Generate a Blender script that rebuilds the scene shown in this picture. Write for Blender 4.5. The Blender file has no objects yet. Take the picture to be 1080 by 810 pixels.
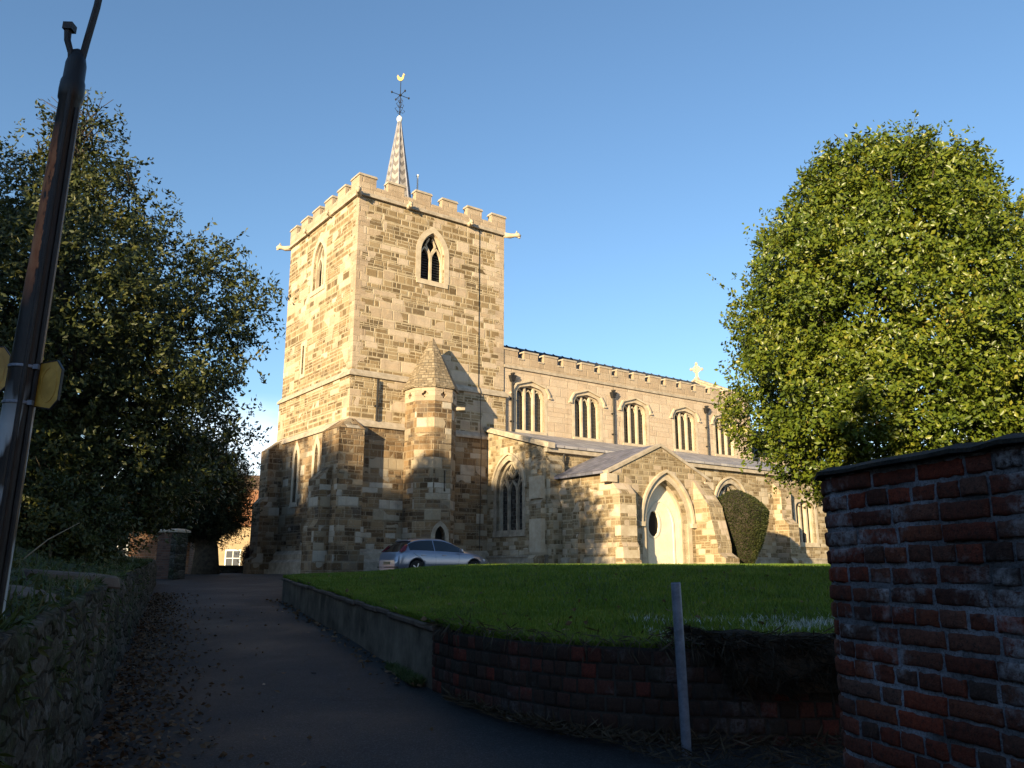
import bpy, bmesh, math, random
import numpy as np
from mathutils import Vector, Matrix, noise as mnoise
R = math.radians
random.seed(7)
rng = np.random.default_rng(11)
S = bpy.context.scene
COL = S.collection

# ------------------------------------------------------------------ camera
cam_d = bpy.data.cameras.new('camera'); cam = bpy.data.objects.new('camera', cam_d); COL.objects.link(cam)
cam_d.sensor_width = 36.0; cam_d.lens = 28.97; cam_d.clip_start = 0.05; cam_d.clip_end = 3000
cam.location = (0, 0, 0)                       # eye level is z = 0; the lane below the camera is z = -1.6
cam.rotation_euler = (R(90 + 12.65), 0, 0)
S.camera = cam
# ------------------------------------------------------------------ light
SUN_AZ = math.atan2(-0.464, -0.8858)        # direction towards the sun, measured from +Y towards +X
SUN_EL = R(10)
w = bpy.data.worlds.new('World'); S.world = w; w.use_nodes = True
nt = w.node_tree
bg = nt.nodes['Background']
sky = nt.nodes.new('ShaderNodeTexSky'); sky.sky_type = 'NISHITA'; sky.sun_disc = False
sky.sun_elevation = SUN_EL; sky.sun_rotation = SUN_AZ; sky.altitude = 50
sky.air_density = 1.0; sky.dust_density = 0.25; sky.ozone_density = 2.9
def wn(k): return nt.nodes.new('ShaderNode' + k)
tc = wn('TexCoord'); sx = wn('SeparateXYZ'); nt.links.new(tc.outputs['Generated'], sx.inputs[0])
mp = wn('Mapping'); mp.inputs['Scale'].default_value = (5, 5, 16); nt.links.new(tc.outputs['Generated'], mp.inputs[0])
no = wn('TexNoise'); no.inputs['Scale'].default_value = 1.3; no.inputs['Detail'].default_value = 6; nt.links.new(mp.outputs[0], no.inputs['Vector'])
m1 = wn('MapRange'); m1.inputs[1].default_value = 0.36; m1.inputs[2].default_value = 0.56; nt.links.new(no.outputs[0], m1.inputs[0])
m2 = wn('MapRange'); m2.inputs[1].default_value = 0.20; m2.inputs[2].default_value = 0.11; nt.links.new(sx.outputs[2], m2.inputs[0])
mm = wn('Math'); mm.operation = 'MULTIPLY'; nt.links.new(m1.outputs[0], mm.inputs[0]); nt.links.new(m2.outputs[0], mm.inputs[1])
mx = wn('Mix'); mx.data_type = 'RGBA'; nt.links.new(mm.outputs[0], mx.inputs[0]); nt.links.new(sky.outputs[0], mx.inputs[6]); mx.inputs[7].default_value = (6.5, 6.8, 7.2, 1)   # low bank of cloud
nt.links.new(mx.outputs[2], bg.inputs[0]); bg.inputs[1].default_value = 0.10
sl = bpy.data.lights.new('sun', 'SUN'); so = bpy.data.objects.new('sun', sl); COL.objects.link(so)
sl.energy = 5.0; sl.angle = R(0.53); sl.color = (1.0, 0.80, 0.48)
sd = Vector((math.sin(SUN_AZ) * math.cos(SUN_EL), math.cos(SUN_AZ) * math.cos(SUN_EL), math.sin(SUN_EL)))
so.rotation_euler = sd.to_track_quat('Z', 'Y').to_euler(); so.location = sd * 60
S.view_settings.view_transform = 'Standard'; S.view_settings.look = 'None'
S.view_settings.exposure = 1.38; S.view_settings.gamma = 1.0
S.render.engine = 'CYCLES'

# ------------------------------------------------------------------ object helpers
def tag(o, label=None, cat=None, group=None, kind=None):
    if label: o['label'] = label
    if cat: o['category'] = cat
    if group: o['group'] = group
    if kind: o['kind'] = kind
    return o
def empty(name, loc=(0, 0, 0), rz=0.0, **kw):
    o = bpy.data.objects.new(name, None); COL.objects.link(o)
    o.location = loc; o.rotation_euler = (0, 0, rz); o.empty_display_size = 0.3
    return tag(o, **kw)
def calc_uv(me):
    uvl = me.uv_layers.new(name='UVMap') if not me.uv_layers else me.uv_layers[0]
    nv = len(me.vertices); co = np.empty(nv * 3); me.vertices.foreach_get('co', co); co = co.reshape(-1, 3)
    npoly = len(me.polygons)
    nor = np.empty(npoly * 3); me.polygons.foreach_get('normal', nor); nor = nor.reshape(-1, 3)
    tot = np.empty(npoly, int); me.polygons.foreach_get('loop_total', tot)
    lv = np.empty(len(me.loops), int); me.loops.foreach_get('vertex_index', lv)
    n = np.repeat(nor, tot, axis=0); c = co[lv]
    hl = np.hypot(n[:, 0], n[:, 1]); hl = np.where(hl < 1e-6, 1, hl)
    tx, ty = -n[:, 1] / hl, n[:, 0] / hl
    u = c[:, 0] * tx + c[:, 1] * ty; v = c[:, 2].copy()
    flat = np.abs(n[:, 2]) > 0.75
    u[flat] = c[flat, 0]; v[flat] = c[flat, 1]
    me.uv_layers[0].data.foreach_set('uv', np.stack([u, v], 1).ravel())
def link(name, me, mat, parent=None, uv=True):
    o = bpy.data.objects.new(name, me); COL.objects.link(o)
    if mat is not None:
        for m in (mat if isinstance(mat, (list, tuple)) else [mat]): me.materials.append(m)
    if parent is not None: o.parent = parent
    if uv: calc_uv(me)
    return o
def np_mesh(name, V, F, mat, parent=None, smooth=False):
    """V (n,3), F (m,k) arrays -> one mesh object"""
    V = np.asarray(V, np.float32); F = np.asarray(F, np.int32); k = F.shape[1]
    me = bpy.data.meshes.new(name)
    me.vertices.add(len(V)); me.vertices.foreach_set('co', V.ravel())
    me.loops.add(F.size); me.loops.foreach_set('vertex_index', F.ravel())
    me.polygons.add(len(F)); me.polygons.foreach_set('loop_start', np.arange(0, F.size, k, dtype=np.int32))
    me.polygons.foreach_set('loop_total', np.full(len(F), k, np.int32))
    if smooth: me.polygons.foreach_set('use_smooth', np.ones(len(F), bool))
    me.update(calc_edges=True)
    o = bpy.data.objects.new(name, me); COL.objects.link(o)
    if mat is not None: me.materials.append(mat)
    if parent is not None: o.parent = parent
    return o
class MB:
    def __init__(s): s.v = []; s.f = []; s.m = []; s.mi = 0
    def add(s, vs, fs):
        b = len(s.v); s.v += [tuple(p) for p in vs]
        for f in fs: s.f.append([b + i for i in f]); s.m.append(s.mi)
        return s
    def box(s, x0, x1, y0, y1, z0, z1):
        return s.add([(x, y, z) for z in (z0, z1) for y in (y0, y1) for x in (x0, x1)],
                     [(0, 1, 3, 2), (4, 6, 7, 5), (0, 4, 5, 1), (1, 5, 7, 3), (3, 7, 6, 2), (2, 6, 4, 0)])
    def hexa(s, pts):   # 8 points: bottom ring of 4, top ring of 4
        return s.add(pts, [(3, 2, 1, 0), (4, 5, 6, 7), (0, 1, 5, 4), (1, 2, 6, 5), (2, 3, 7, 6), (3, 0, 4, 7)])
    def prism(s, poly, T, d0, d1):   # poly of (a, z), T maps (a, z, d) to a point
        n = len(poly)
        return s.add([T(a, z, d0) for a, z in poly] + [T(a, z, d1) for a, z in poly],
                     [list(range(n)), list(range(2 * n - 1, n - 1, -1))] + [(i, i + n, (i + 1) % n + n, (i + 1) % n) for i in range(n)])
    def ribbon(s, path, wd, T, d0, d1, off=0.0, closed=False):
        P = [Vector(p) for p in path]; n = len(P); L = []; Rr = []
        for i in range(n):
            a = P[i - 1] if (i > 0 or closed) else None
            b = P[(i + 1) % n] if (i < n - 1 or closed) else None
            d1_ = (P[i] - a).normalized() if a is not None else None
            d2_ = (b - P[i]).normalized() if b is not None else None
            if d1_ is None: d1_ = d2_
            if d2_ is None: d2_ = d1_
            n1 = Vector((-d1_.y, d1_.x)); n2 = Vector((-d2_.y, d2_.x)); m = (n1 + n2)
            m = m.normalized() if m.length > 1e-6 else n1
            k = 1 / max(0.45, m.dot(n1))
            L.append(P[i] + m * (off + wd / 2) * k); Rr.append(P[i] + m * (off - wd / 2) * k)
        vs = []
        for i in range(n):
            vs += [T(L[i].x, L[i].y, d0), T(Rr[i].x, Rr[i].y, d0), T(Rr[i].x, Rr[i].y, d1), T(L[i].x, L[i].y, d1)]
        fs = []
        for i in range(n if closed else n - 1):
            j = (i + 1) % n
            for k in range(4): fs.append((i * 4 + k, i * 4 + (k + 1) % 4, j * 4 + (k + 1) % 4, j * 4 + k))
        if not closed: fs += [(3, 2, 1, 0), tuple((n - 1) * 4 + k for k in range(4))]
        return s.add(vs, fs)
    def tube(s, pts, r, n=8):
        P = [Vector(p) for p in pts]; rs = r if isinstance(r, (list, tuple)) else [r] * len(P)
        vs = []; fs = []
        for i, p in enumerate(P):
            t = (P[min(i + 1, len(P) - 1)] - P[max(i - 1, 0)]).normalized()
            a = t.cross(Vector((0.13, 0.31, 1)) if abs(t.z) < 0.95 else Vector((1, 0.1, 0))).normalized(); b = t.cross(a)
            for k in range(n):
                q = 2 * math.pi * k / n
                vs.append(p + (a * math.cos(q) + b * math.sin(q)) * rs[i])
        for i in range(len(P) - 1):
            for k in range(n): fs.append((i * n + k, i * n + (k + 1) % n, (i + 1) * n + (k + 1) % n, (i + 1) * n + k))
        fs += [tuple(range(n - 1, -1, -1)), tuple((len(P) - 1) * n + k for k in range(n))]
        return s.add(vs, fs)
    def lathe(s, prof, c=(0, 0, 0), n=8, rot=0.0):   # prof: (r, z) from bottom to top
        vs = []; fs = []
        for r, z in prof:
            for k in range(n):
                q = rot + 2 * math.pi * k / n
                vs.append((c[0] + r * math.cos(q), c[1] + r * math.sin(q), c[2] + z))
        for i in range(len(prof) - 1):
            for k in range(n): fs.append((i * n + k, i * n + (k + 1) % n, (i + 1) * n + (k + 1) % n, (i + 1) * n + k))
        fs += [tuple(range(n - 1, -1, -1)), tuple((len(prof) - 1) * n + k for k in range(n))]
        return s.add(vs, fs)
    def mesh(s, name, recalc=True):
        me = bpy.data.meshes.new(name); me.from_pydata(s.v, [], s.f)
        if max(s.m, default=0): me.polygons.foreach_set('material_index', s.m)
        if recalc:
            bm = bmesh.new(); bm.from_mesh(me); bmesh.ops.recalc_face_normals(bm, faces=bm.faces[:]); bm.to_mesh(me); bm.free()
        me.update(); return me
    def build(s, name, mat, parent=None, smooth=False, bevel=0.0):
        me = s.mesh(name)
        if bevel:
            bm = bmesh.new(); bm.from_mesh(me)
            bmesh.ops.bevel(bm, geom=[e for e in bm.edges if len(e.link_faces) == 2 and e.calc_face_angle(0) > 0.5], offset=bevel, segments=1, affect='EDGES')
            bm.to_mesh(me); bm.free()
        if smooth: me.polygons.foreach_set('use_smooth', [True] * len(me.polygons))
        return link(name, me, mat, parent)
def build_cut(name, solid, cutter, mat, parent=None):
    """solid minus cutter (both MB), made with an exact boolean, linked as one mesh"""
    a = bpy.data.objects.new('tmp_a', solid.mesh('tmp_a')); b = bpy.data.objects.new('tmp_b', cutter.mesh('tmp_b'))
    COL.objects.link(a); COL.objects.link(b)
    md = a.modifiers.new('b', 'BOOLEAN'); md.operation = 'DIFFERENCE'; md.solver = 'EXACT'; md.object = b; md.use_self = True
    dg = bpy.context.evaluated_depsgraph_get(); dg.update()
    me = bpy.data.meshes.new_from_object(a.evaluated_get(dg)); me.name = name
    bpy.data.objects.remove(a); bpy.data.objects.remove(b)
    return link(name, me, mat, parent)

# ------------------------------------------------------------------ node helpers
class NT:
    def __init__(s, name):
        s.mat = bpy.data.materials.new(name); s.mat.use_nodes = True; s.t = s.mat.node_tree
        s.b = s.t.nodes['Principled BSDF']; s.out = s.t.nodes['Material Output']
    def n(s, kind): return s.t.nodes.new('ShaderNode' + kind)
    def put(s, sock, val):
        if hasattr(val, 'links') or isinstance(val, bpy.types.NodeSocket): s.t.links.new(val, sock)
        else:
            if isinstance(val, (tuple, list)) and len(val) == 3 and sock.type == 'RGBA': val = (*val, 1)
            sock.default_value = val
    def m(s, op, a, b=None, c=None, clamp=False):
        n = s.n('Math'); n.operation = op; n.use_clamp = clamp
        for i, x in enumerate((a, b, c)):
            if x is not None: s.put(n.inputs[i], x)
        return n.outputs[0]
    def uv(s):
        n = s.n('UVMap'); n.uv_map = 'UVMap'; return n.outputs[0]
    def obj(s): return s.n('TexCoord').outputs['Object']
    def geo(s): return s.n('NewGeometry')
    def sep(s, v):
        n = s.n('SeparateXYZ'); s.put(n.inputs[0], v); return n.outputs
    def comb(s, x, y, z=0.0):
        n = s.n('CombineXYZ')
        for i, q in enumerate((x, y, z)): s.put(n.inputs[i], q)
        return n.outputs[0]
    def noise(s, vec, scale, detail=3.0, rough=0.55, col=False):
        n = s.n('TexNoise'); s.put(n.inputs['Vector'], vec); n.inputs['Scale'].default_value = scale
        n.inputs['Detail'].default_value = detail; n.inputs['Roughness'].default_value = rough
        return n.outputs['Color' if col else 'Fac']
    def vor(s, vec, scale, feat='F1', out='Distance'):
        n = s.n('TexVoronoi'); n.feature = feat; s.put(n.inputs['Vector'], vec); n.inputs['Scale'].default_value = scale
        return n.outputs[out]
    def white(s, vec):
        n = s.n('TexWhiteNoise'); n.noise_dimensions = '3D'; s.put(n.inputs['Vector'], vec); return n.outputs
    def ramp(s, fac, stops, interp='LINEAR'):
        n = s.n('ValToRGB'); n.color_ramp.interpolation = interp; e = n.color_ramp.elements
        while len(e) < len(stops): e.new(0.5)
        for x, (p, c) in zip(e, stops): x.position = p; x.color = (*c, 1) if len(c) == 3 else c
        s.put(n.inputs[0], fac); return n.outputs[0]
    def mix(s, fac, a, b, mode='MIX'):
        n = s.n('Mix'); n.data_type = 'RGBA'; n.blend_type = mode
        s.put(n.inputs[0], fac); s.put(n.inputs[6], a); s.put(n.inputs[7], b); return n.outputs[2]
    def mr(s, v, a, b, c=0.0, d=1.0):
        n = s.n('MapRange'); s.put(n.inputs[0], v)
        for i, q in enumerate((a, b, c, d)): n.inputs[i + 1].default_value = q
        return n.outputs[0]
    def vadd(s, a, b, op='ADD'):
        n = s.n('VectorMath'); n.operation = op; s.put(n.inputs[0], a); s.put(n.inputs[1], b); return n.outputs[0]
    def scale(s, v, k):
        n = s.n('VectorMath'); n.operation = 'SCALE'; s.put(n.inputs[0], v); n.inputs[3].default_value = k; return n.outputs[0]
    def bump(s, h, strength=0.5, dist=0.02):
        n = s.n('Bump'); s.put(n.inputs['Height'], h); n.inputs['Strength'].default_value = strength; n.inputs['Distance'].default_value = dist
        s.t.links.new(n.outputs[0], s.b.inputs['Normal'])
    def base(s, c, rough=0.8, spec=0.3, metal=0.0):
        s.put(s.b.inputs['Base Color'], c); s.put(s.b.inputs['Roughness'], rough)
        s.b.inputs['Specular IOR Level'].default_value = spec; s.b.inputs['Metallic'].default_value = metal
        return s.mat

def cells(N, u, v, wd, h, seed):
    """irregular coursed blocks: returns (random colour sep, distance to joint in metres)"""
    vv = N.m('ADD', N.m('DIVIDE', v, h), N.m('MULTIPLY', N.m('SINE', N.m('MULTIPLY_ADD', v, 1.9 / h * 0.5, seed)), 0.42))
    row = N.m('FLOOR', vv); fv = N.m('FRACT', vv)
    rr = N.white(N.comb(row, seed, 3.3))[0]
    k = N.m('MULTIPLY_ADD', rr, 0.6, 0.7)
    uu = N.m('ADD', N.m('DIVIDE', u, N.m('MULTIPLY', k, wd)), N.m('MULTIPLY', rr, 37.0))
    uu = N.m('ADD', uu, N.m('MULTIPLY', N.m('SINE', N.m('ADD', N.m('MULTIPLY', u, 2.4 / wd * 0.55), N.m('MULTIPLY', row, 5.1))), 0.3))
    col = N.m('FLOOR', uu); fu = N.m('FRACT', uu)
    r = N.white(N.comb(row, col, seed))
    eu = N.m('MULTIPLY', N.m('MINIMUM', fu, N.m('SUBTRACT', 1.0, fu)), wd)
    ev = N.m('MULTIPLY', N.m('MINIMUM', fv, N.m('SUBTRACT', 1.0, fv)), h)
    return r, N.m('MINIMUM', eu, ev)

def stone_mat(name, brown, pale, big=(0.85, 0.36), small=(0.55, 0.27), bias=0.5, patch=0.8, joint=0.013, joint_col=(0.36, 0.29, 0.19), weather=0.35, low=None):
    N = NT(name)
    uv = N.uv(); nz = N.noise(uv, 5.0, 3, 0.6, True)
    uvd = N.vadd(uv, N.scale(N.vadd(nz, (0.5, 0.5, 0.5), 'SUBTRACT'), 0.055))
    x, y, _ = N.sep(uvd)
    rA, eA = cells(N, x, y, big[0], big[1], 2.0); rB, eB = cells(N, x, y, small[0], small[1], 9.0)
    patchn = N.noise(uv, 0.45, 2, 0.5)
    sel_v = N.m('ADD', rA[0], N.m('MULTIPLY', N.m('SUBTRACT', patchn, 0.5), patch * 3))
    if low is not None:      # fewer pale blocks where the masonry is older (below a given course)
        sel_v = N.m('ADD', sel_v, N.mr(y, low[0], low[1], low[2], 0.0))
    sel = N.m('GREATER_THAN', sel_v, 1.0 - bias)
    cA = N.ramp(rA[0], [(0, pale[0]), (0.5, pale[1]), (1, pale[2])])
    sA = N.sep(rA[1]); cA = N.ramp(sA[1], [(0, pale[0]), (0.45, pale[1]), (1, pale[2])])
    sB = N.sep(rB[1]); cB = N.ramp(sB[0], [(0, brown[0]), (0.35, brown[1]), (0.75, brown[2]), (1, brown[3])])
    c = N.mix(sel, cB, cA)
    selh = N.m('MULTIPLY', sel, 1.0)
    e = N.m('MINIMUM', eA, N.m('ADD', eB, selh))
    jm = N.mr(e, joint * 0.5, joint * 1.6, 1.0, 0.0)
    fine = N.noise(uv, 22, 5, 0.65); med = N.noise(uv, 3.2, 4, 0.6); stain = N.noise(N.vadd(uv, (3.1, 7.7, 0), 'ADD'), 0.9, 5, 0.65)
    c = N.mix(N.mr(fine, 0.3, 0.75, 0.0, 0.45), c, N.mix(1.0, c, (0.62, 0.56, 0.5), 'MULTIPLY'))
    c = N.mix(N.mr(med, 0.48, 0.72, 0.0, 0.5), c, N.mix(1.0, c, (1.25, 1.16, 1.05), 'MULTIPLY'))
    c = N.mix(N.m('MULTIPLY', N.mr(stain, 0.5, 0.72), weather), c, (0.13, 0.115, 0.10))
    c = N.mix(N.m('MULTIPLY', jm, N.mr(N.noise(uv, 1.7, 3, 0.6), 0.3, 0.6, 0.35, 0.9)), c, joint_col)
    streak = N.noise(N.vadd(uv, (2.6, 0.28, 1.0), 'MULTIPLY'), 1.0, 5, 0.65)
    c = N.mix(N.mr(streak, 0.54, 0.74, 0.0, 0.55), c, N.mix(1.0, c, (0.52, 0.46, 0.40), 'MULTIPLY'))
    lich = N.m('MULTIPLY', N.mr(N.noise(uv, 9, 5, 0.7), 0.56, 0.66), N.mr(med, 0.4, 0.6))
    c = N.mix(N.m('MULTIPLY', lich, 0.45), c, (0.46, 0.42, 0.33))
    h = N.m('ADD', N.m('MULTIPLY', N.m('MINIMUM', e, 0.035), 16.0), N.m('ADD', N.m('MULTIPLY', fine, 0.45), N.m('MULTIPLY', sB[2], 0.35)))
    N.bump(h, 0.85, 0.035)
    return N.base(c, 0.9, 0.15)

IRON = [(0.12, 0.083, 0.044), (0.20, 0.14, 0.075), (0.27, 0.195, 0.108), (0.35, 0.265, 0.16)]
LIME = [(0.39, 0.30, 0.21), (0.46, 0.365, 0.27), (0.53, 0.435, 0.335)]
M = {}
M['tower'] = stone_mat('tower_stone', IRON, LIME, bias=0.30, patch=0.7, joint=0.026, joint_col=(0.46, 0.375, 0.255))
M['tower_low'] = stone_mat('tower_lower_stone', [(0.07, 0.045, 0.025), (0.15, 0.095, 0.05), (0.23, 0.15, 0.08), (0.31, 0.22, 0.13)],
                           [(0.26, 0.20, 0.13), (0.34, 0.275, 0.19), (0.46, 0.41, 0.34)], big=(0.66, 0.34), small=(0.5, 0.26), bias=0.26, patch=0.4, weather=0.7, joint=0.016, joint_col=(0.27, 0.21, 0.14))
M['parapet'] = stone_mat('parapet_ashlar', [(0.42, 0.34, 0.24)] * 4, [(0.36, 0.275, 0.195), (0.40, 0.31, 0.225), (0.44, 0.355, 0.265)], big=(0.9, 0.34), bias=1.0, patch=0.0, joint=0.006, weather=0.45)
M['ashlar'] = stone_mat('clerestory_ashlar', [(0.47, 0.37, 0.27)] * 4, [(0.45, 0.35, 0.26), (0.48, 0.38, 0.285), (0.52, 0.42, 0.32)], big=(0.95, 0.36), bias=1.0, patch=0.0, joint=0.005, weather=0.25)
M['porch'] = stone_mat('porch_stone', [(0.17, 0.12, 0.065), (0.23, 0.17, 0.10), (0.28, 0.215, 0.13), (0.36, 0.285, 0.19)], LIME, big=(0.6, 0.27), small=(0.44, 0.22), bias=0.34, patch=0.5, joint=0.018, joint_col=(0.40, 0.32, 0.21))
M['aisle'] = stone_mat('aisle_stone', [(0.14, 0.10, 0.055), (0.21, 0.15, 0.085), (0.29, 0.22, 0.13), (0.37, 0.29, 0.19)], [(0.33, 0.265, 0.175), (0.40, 0.33, 0.235), (0.49, 0.42, 0.32)], big=(0.55, 0.27), small=(0.36, 0.19), bias=0.4, patch=0.5, weather=0.5)

def simple(name, c1, c2, scale=4.0, rough=0.85, spec=0.25, bump=0.4, metal=0.0, dist=0.01, obj=True, detail=5):
    N = NT(name); v = N.obj()
    a = N.noise(v, scale, detail, 0.62); b = N.noise(v, scale * 9, 3, 0.6)
    c = N.mix(N.mr(a, 0.35, 0.68), c1, c2)
    c = N.mix(N.mr(b, 0.4, 0.8, 0, 0.35), c, N.mix(1.0, c, (0.6, 0.58, 0.55), 'MULTIPLY'))
    if bump: N.bump(N.m('ADD', a, N.m('MULTIPLY', b, 0.5)), bump, dist)
    return N.base(c, rough, spec, metal)
M['dress'] = simple('dressed_limestone', (0.40, 0.32, 0.225), (0.53, 0.45, 0.34), 2.5)
M['dress_old'] = simple('weathered_dressing', (0.24, 0.20, 0.15), (0.45, 0.38, 0.29), 3.0)
M['cream'] = simple('cream_limewash', (0.66, 0.58, 0.44), (0.74, 0.67, 0.54), 1.6, bump=0.15)
M['coping'] = simple('coping_stone', (0.30, 0.25, 0.19), (0.46, 0.39, 0.31), 3.0)
M['lead'] = simple('lead_sheet', (0.20, 0.20, 0.23), (0.34, 0.33, 0.37), 2.0, rough=0.5, spec=0.4)
M['dark_lead'] = simple('dark_roof', (0.022, 0.026, 0.035), (0.045, 0.05, 0.06), 2.0, rough=0.6)
M['iron'] = simple('black_iron', (0.012, 0.012, 0.013), (0.03, 0.028, 0.027), 8.0, rough=0.5)
M['gold'] = simple('gilt_metal', (0.42, 0.30, 0.12), (0.52, 0.38, 0.16), 6.0, rough=0.35, metal=0.4, bump=0.1)
M['white_metal'] = simple('white_metal', (0.55, 0.55, 0.55), (0.75, 0.75, 0.74), 6.0, rough=0.5, bump=0.1)
M['louvre'] = simple('louvre_slate', (0.02, 0.021, 0.023), (0.05, 0.05, 0.055), 6.0, rough=0.7)
M['void'] = simple('dark_interior', (0.006, 0.006, 0.006), (0.012, 0.011, 0.01), 2.0, rough=0.9, bump=0)

def tile_mat(name, c1, c2, c3, wd, h, seed=1.0, rough=0.8):
    N = NT(name); x, y, _ = N.sep(N.uv())
    r, e = cells(N, x, y, wd, h, seed); s_ = N.sep(r[1]); n_ = N.noise(N.obj(), 3, 5, 0.65)
    c = N.ramp(s_[0], [(0, c1), (0.5, c2), (1, c3)])
    c = N.mix(N.mr(n_, 0.5, 0.75, 0, 0.5), c, (0.12, 0.12, 0.10)); c = N.mix(N.mr(e, 0.004, 0.02, 0.8, 0), c, (0.03, 0.025, 0.02))
    N.bump(N.m('ADD', N.m('MULTIPLY', N.m('MINIMUM', e, 0.03), 14.0), N.m('ADD', s_[2], n_)), 0.5, 0.02)
    return N.base(c, rough, 0.25)
M['aisle_roof'] = tile_mat('stone_slates', (0.24, 0.22, 0.23), (0.31, 0.29, 0.30), (0.40, 0.37, 0.36), 0.7, 0.5, 4.0, 0.65)
M['porch_roof'] = tile_mat('porch_slates', (0.10, 0.10, 0.13), (0.14, 0.14, 0.18), (0.19, 0.18, 0.22), 0.45, 0.3, 5.0, 0.55)
M['cone'] = tile_mat('turret_tiles', (0.16, 0.12, 0.075), (0.22, 0.17, 0.11), (0.29, 0.23, 0.16), 0.22, 0.12, 6.0)
M['clay_tile'] = tile_mat('clay_tiles', (0.22, 0.09, 0.045), (0.30, 0.13, 0.06), (0.36, 0.17, 0.08), 0.18, 0.12, 7.0)

def glass_mat():
    N = NT('leaded_glass'); x, y, _ = N.sep(N.uv())
    a = N.m('FRACT', N.m('MULTIPLY', x, 8.0)); b = N.m('FRACT', N.m('MULTIPLY', y, 5.0))
    e = N.m('MINIMUM', N.m('MINIMUM', a, N.m('SUBTRACT', 1.0, a)), N.m('MINIMUM', b, N.m('SUBTRACT', 1.0, b)))
    r = N.white(N.comb(N.m('FLOOR', N.m('MULTIPLY', x, 8.0)), N.m('FLOOR', N.m('MULTIPLY', y, 5.0)), 1.0))
    c = N.mix(N.mr(e, 0.03, 0.09, 1, 0), N.ramp(r[0], [(0, (0.012, 0.013, 0.014)), (1, (0.04, 0.038, 0.034))]), (0.09, 0.085, 0.08))
    N.bump(N.m('MULTIPLY', r[0], 1.0), 0.3, 0.02)
    return N.base(c, N.mr(r[0], 0, 1, 0.12, 0.4), 0.5)
M['glass'] = glass_mat()
N = NT('window_pane'); M['pane'] = N.base((0.03, 0.035, 0.045), 0.08, 0.6)

def brick_mat(name, cols, mortar=False, lime=(0.42, 0.43, 0.46), lime_amt=0.5, dark_amt=0.4):
    N = NT(name); p = N.obj()
    a = N.noise(p, 3.0, 5, 0.65); b = N.noise(p, 45, 4, 0.7); d = N.noise(N.vadd(p, (4, 2, 9), 'ADD'), 1.3, 5, 0.6)
    if mortar:
        c = N.mix(N.mr(a, 0.35, 0.65), cols[0], cols[1])
        c = N.mix(N.mr(b, 0.45, 0.75, 0, 0.7), c, N.mix(1.0, c, (0.4, 0.39, 0.38), 'MULTIPLY')); c = N.mix(N.mr(N.noise(p, 110, 3, 0.7), 0.5, 0.62, 0, 0.6), c, (0.05, 0.045, 0.042))
        c = N.mix(N.mr(d, 0.5, 0.68, 0, dark_amt), c, (0.05, 0.047, 0.045))
    else:
        r = N.geo().outputs['Random Per Island']
        c = N.ramp(r, [(i / (len(cols) - 1), q) for i, q in enumerate(cols)])
        c = N.mix(N.mr(b, 0.35, 0.75, 0, 0.6), c, N.mix(1.0, c, (0.42, 0.40, 0.40), 'MULTIPLY'))
        c = N.mix(N.mr(d, 0.5, 0.66, 0, dark_amt), c, (0.035, 0.03, 0.028))
        pit = N.noise(N.vadd(p, (7, 1, 3), 'ADD'), 75, 4, 0.75)
        c = N.mix(N.mr(pit, 0.52, 0.66, 0, 0.8), c, (0.03, 0.022, 0.02)); c = N.mix(N.mr(pit, 0.46, 0.34, 0, 0.6), c, N.mix(1.0, c, (1.5, 1.4, 1.35), 'MULTIPLY'))
        l = N.m('MULTIPLY', N.mr(N.m('ADD', a, N.m('MULTIPLY', N.m('SUBTRACT', d, 0.5), 0.9)), 0.56, 0.68, 0, 1), N.mr(b, 0.36, 0.56, 0, 1))
        c = N.mix(N.m('MULTIPLY', l, lime_amt), c, lime)
    N.bump(N.m('ADD', N.m('ADD', b, N.noise(p, 160, 3, 0.7)), N.m('MULTIPLY', a, 0.6)), 1.0, 0.008)
    return N.base(c, 0.92, 0.12)
REDB = [(0.06, 0.034, 0.027), (0.19, 0.045, 0.027), (0.11, 0.045, 0.032), (0.25, 0.058, 0.033), (0.075, 0.05, 0.042), (0.19, 0.062, 0.036), (0.13, 0.075, 0.06)]
M['brick'] = brick_mat('old_red_brick', REDB, lime_amt=0.65, dark_amt=0.75)
M['mortar'] = brick_mat('lime_mortar', [(0.09, 0.095, 0.105), (0.38, 0.41, 0.48)], mortar=True, dark_amt=0.8)
M['brick_dark'] = brick_mat('dark_red_brick', [(0.03, 0.024, 0.02), (0.05, 0.032, 0.026), (0.06, 0.034, 0.027), (0.045, 0.036, 0.03), (0.13, 0.036, 0.027), (0.055, 0.044, 0.037), (0.04, 0.036, 0.03)], lime_amt=0.15, dark_amt=0.85)  # near-black bricks with a few redder ones
M['mortar_dark'] = brick_mat('dark_mortar', [(0.02, 0.018, 0.016), (0.06, 0.055, 0.05)], mortar=True, dark_amt=0.6)

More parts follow.
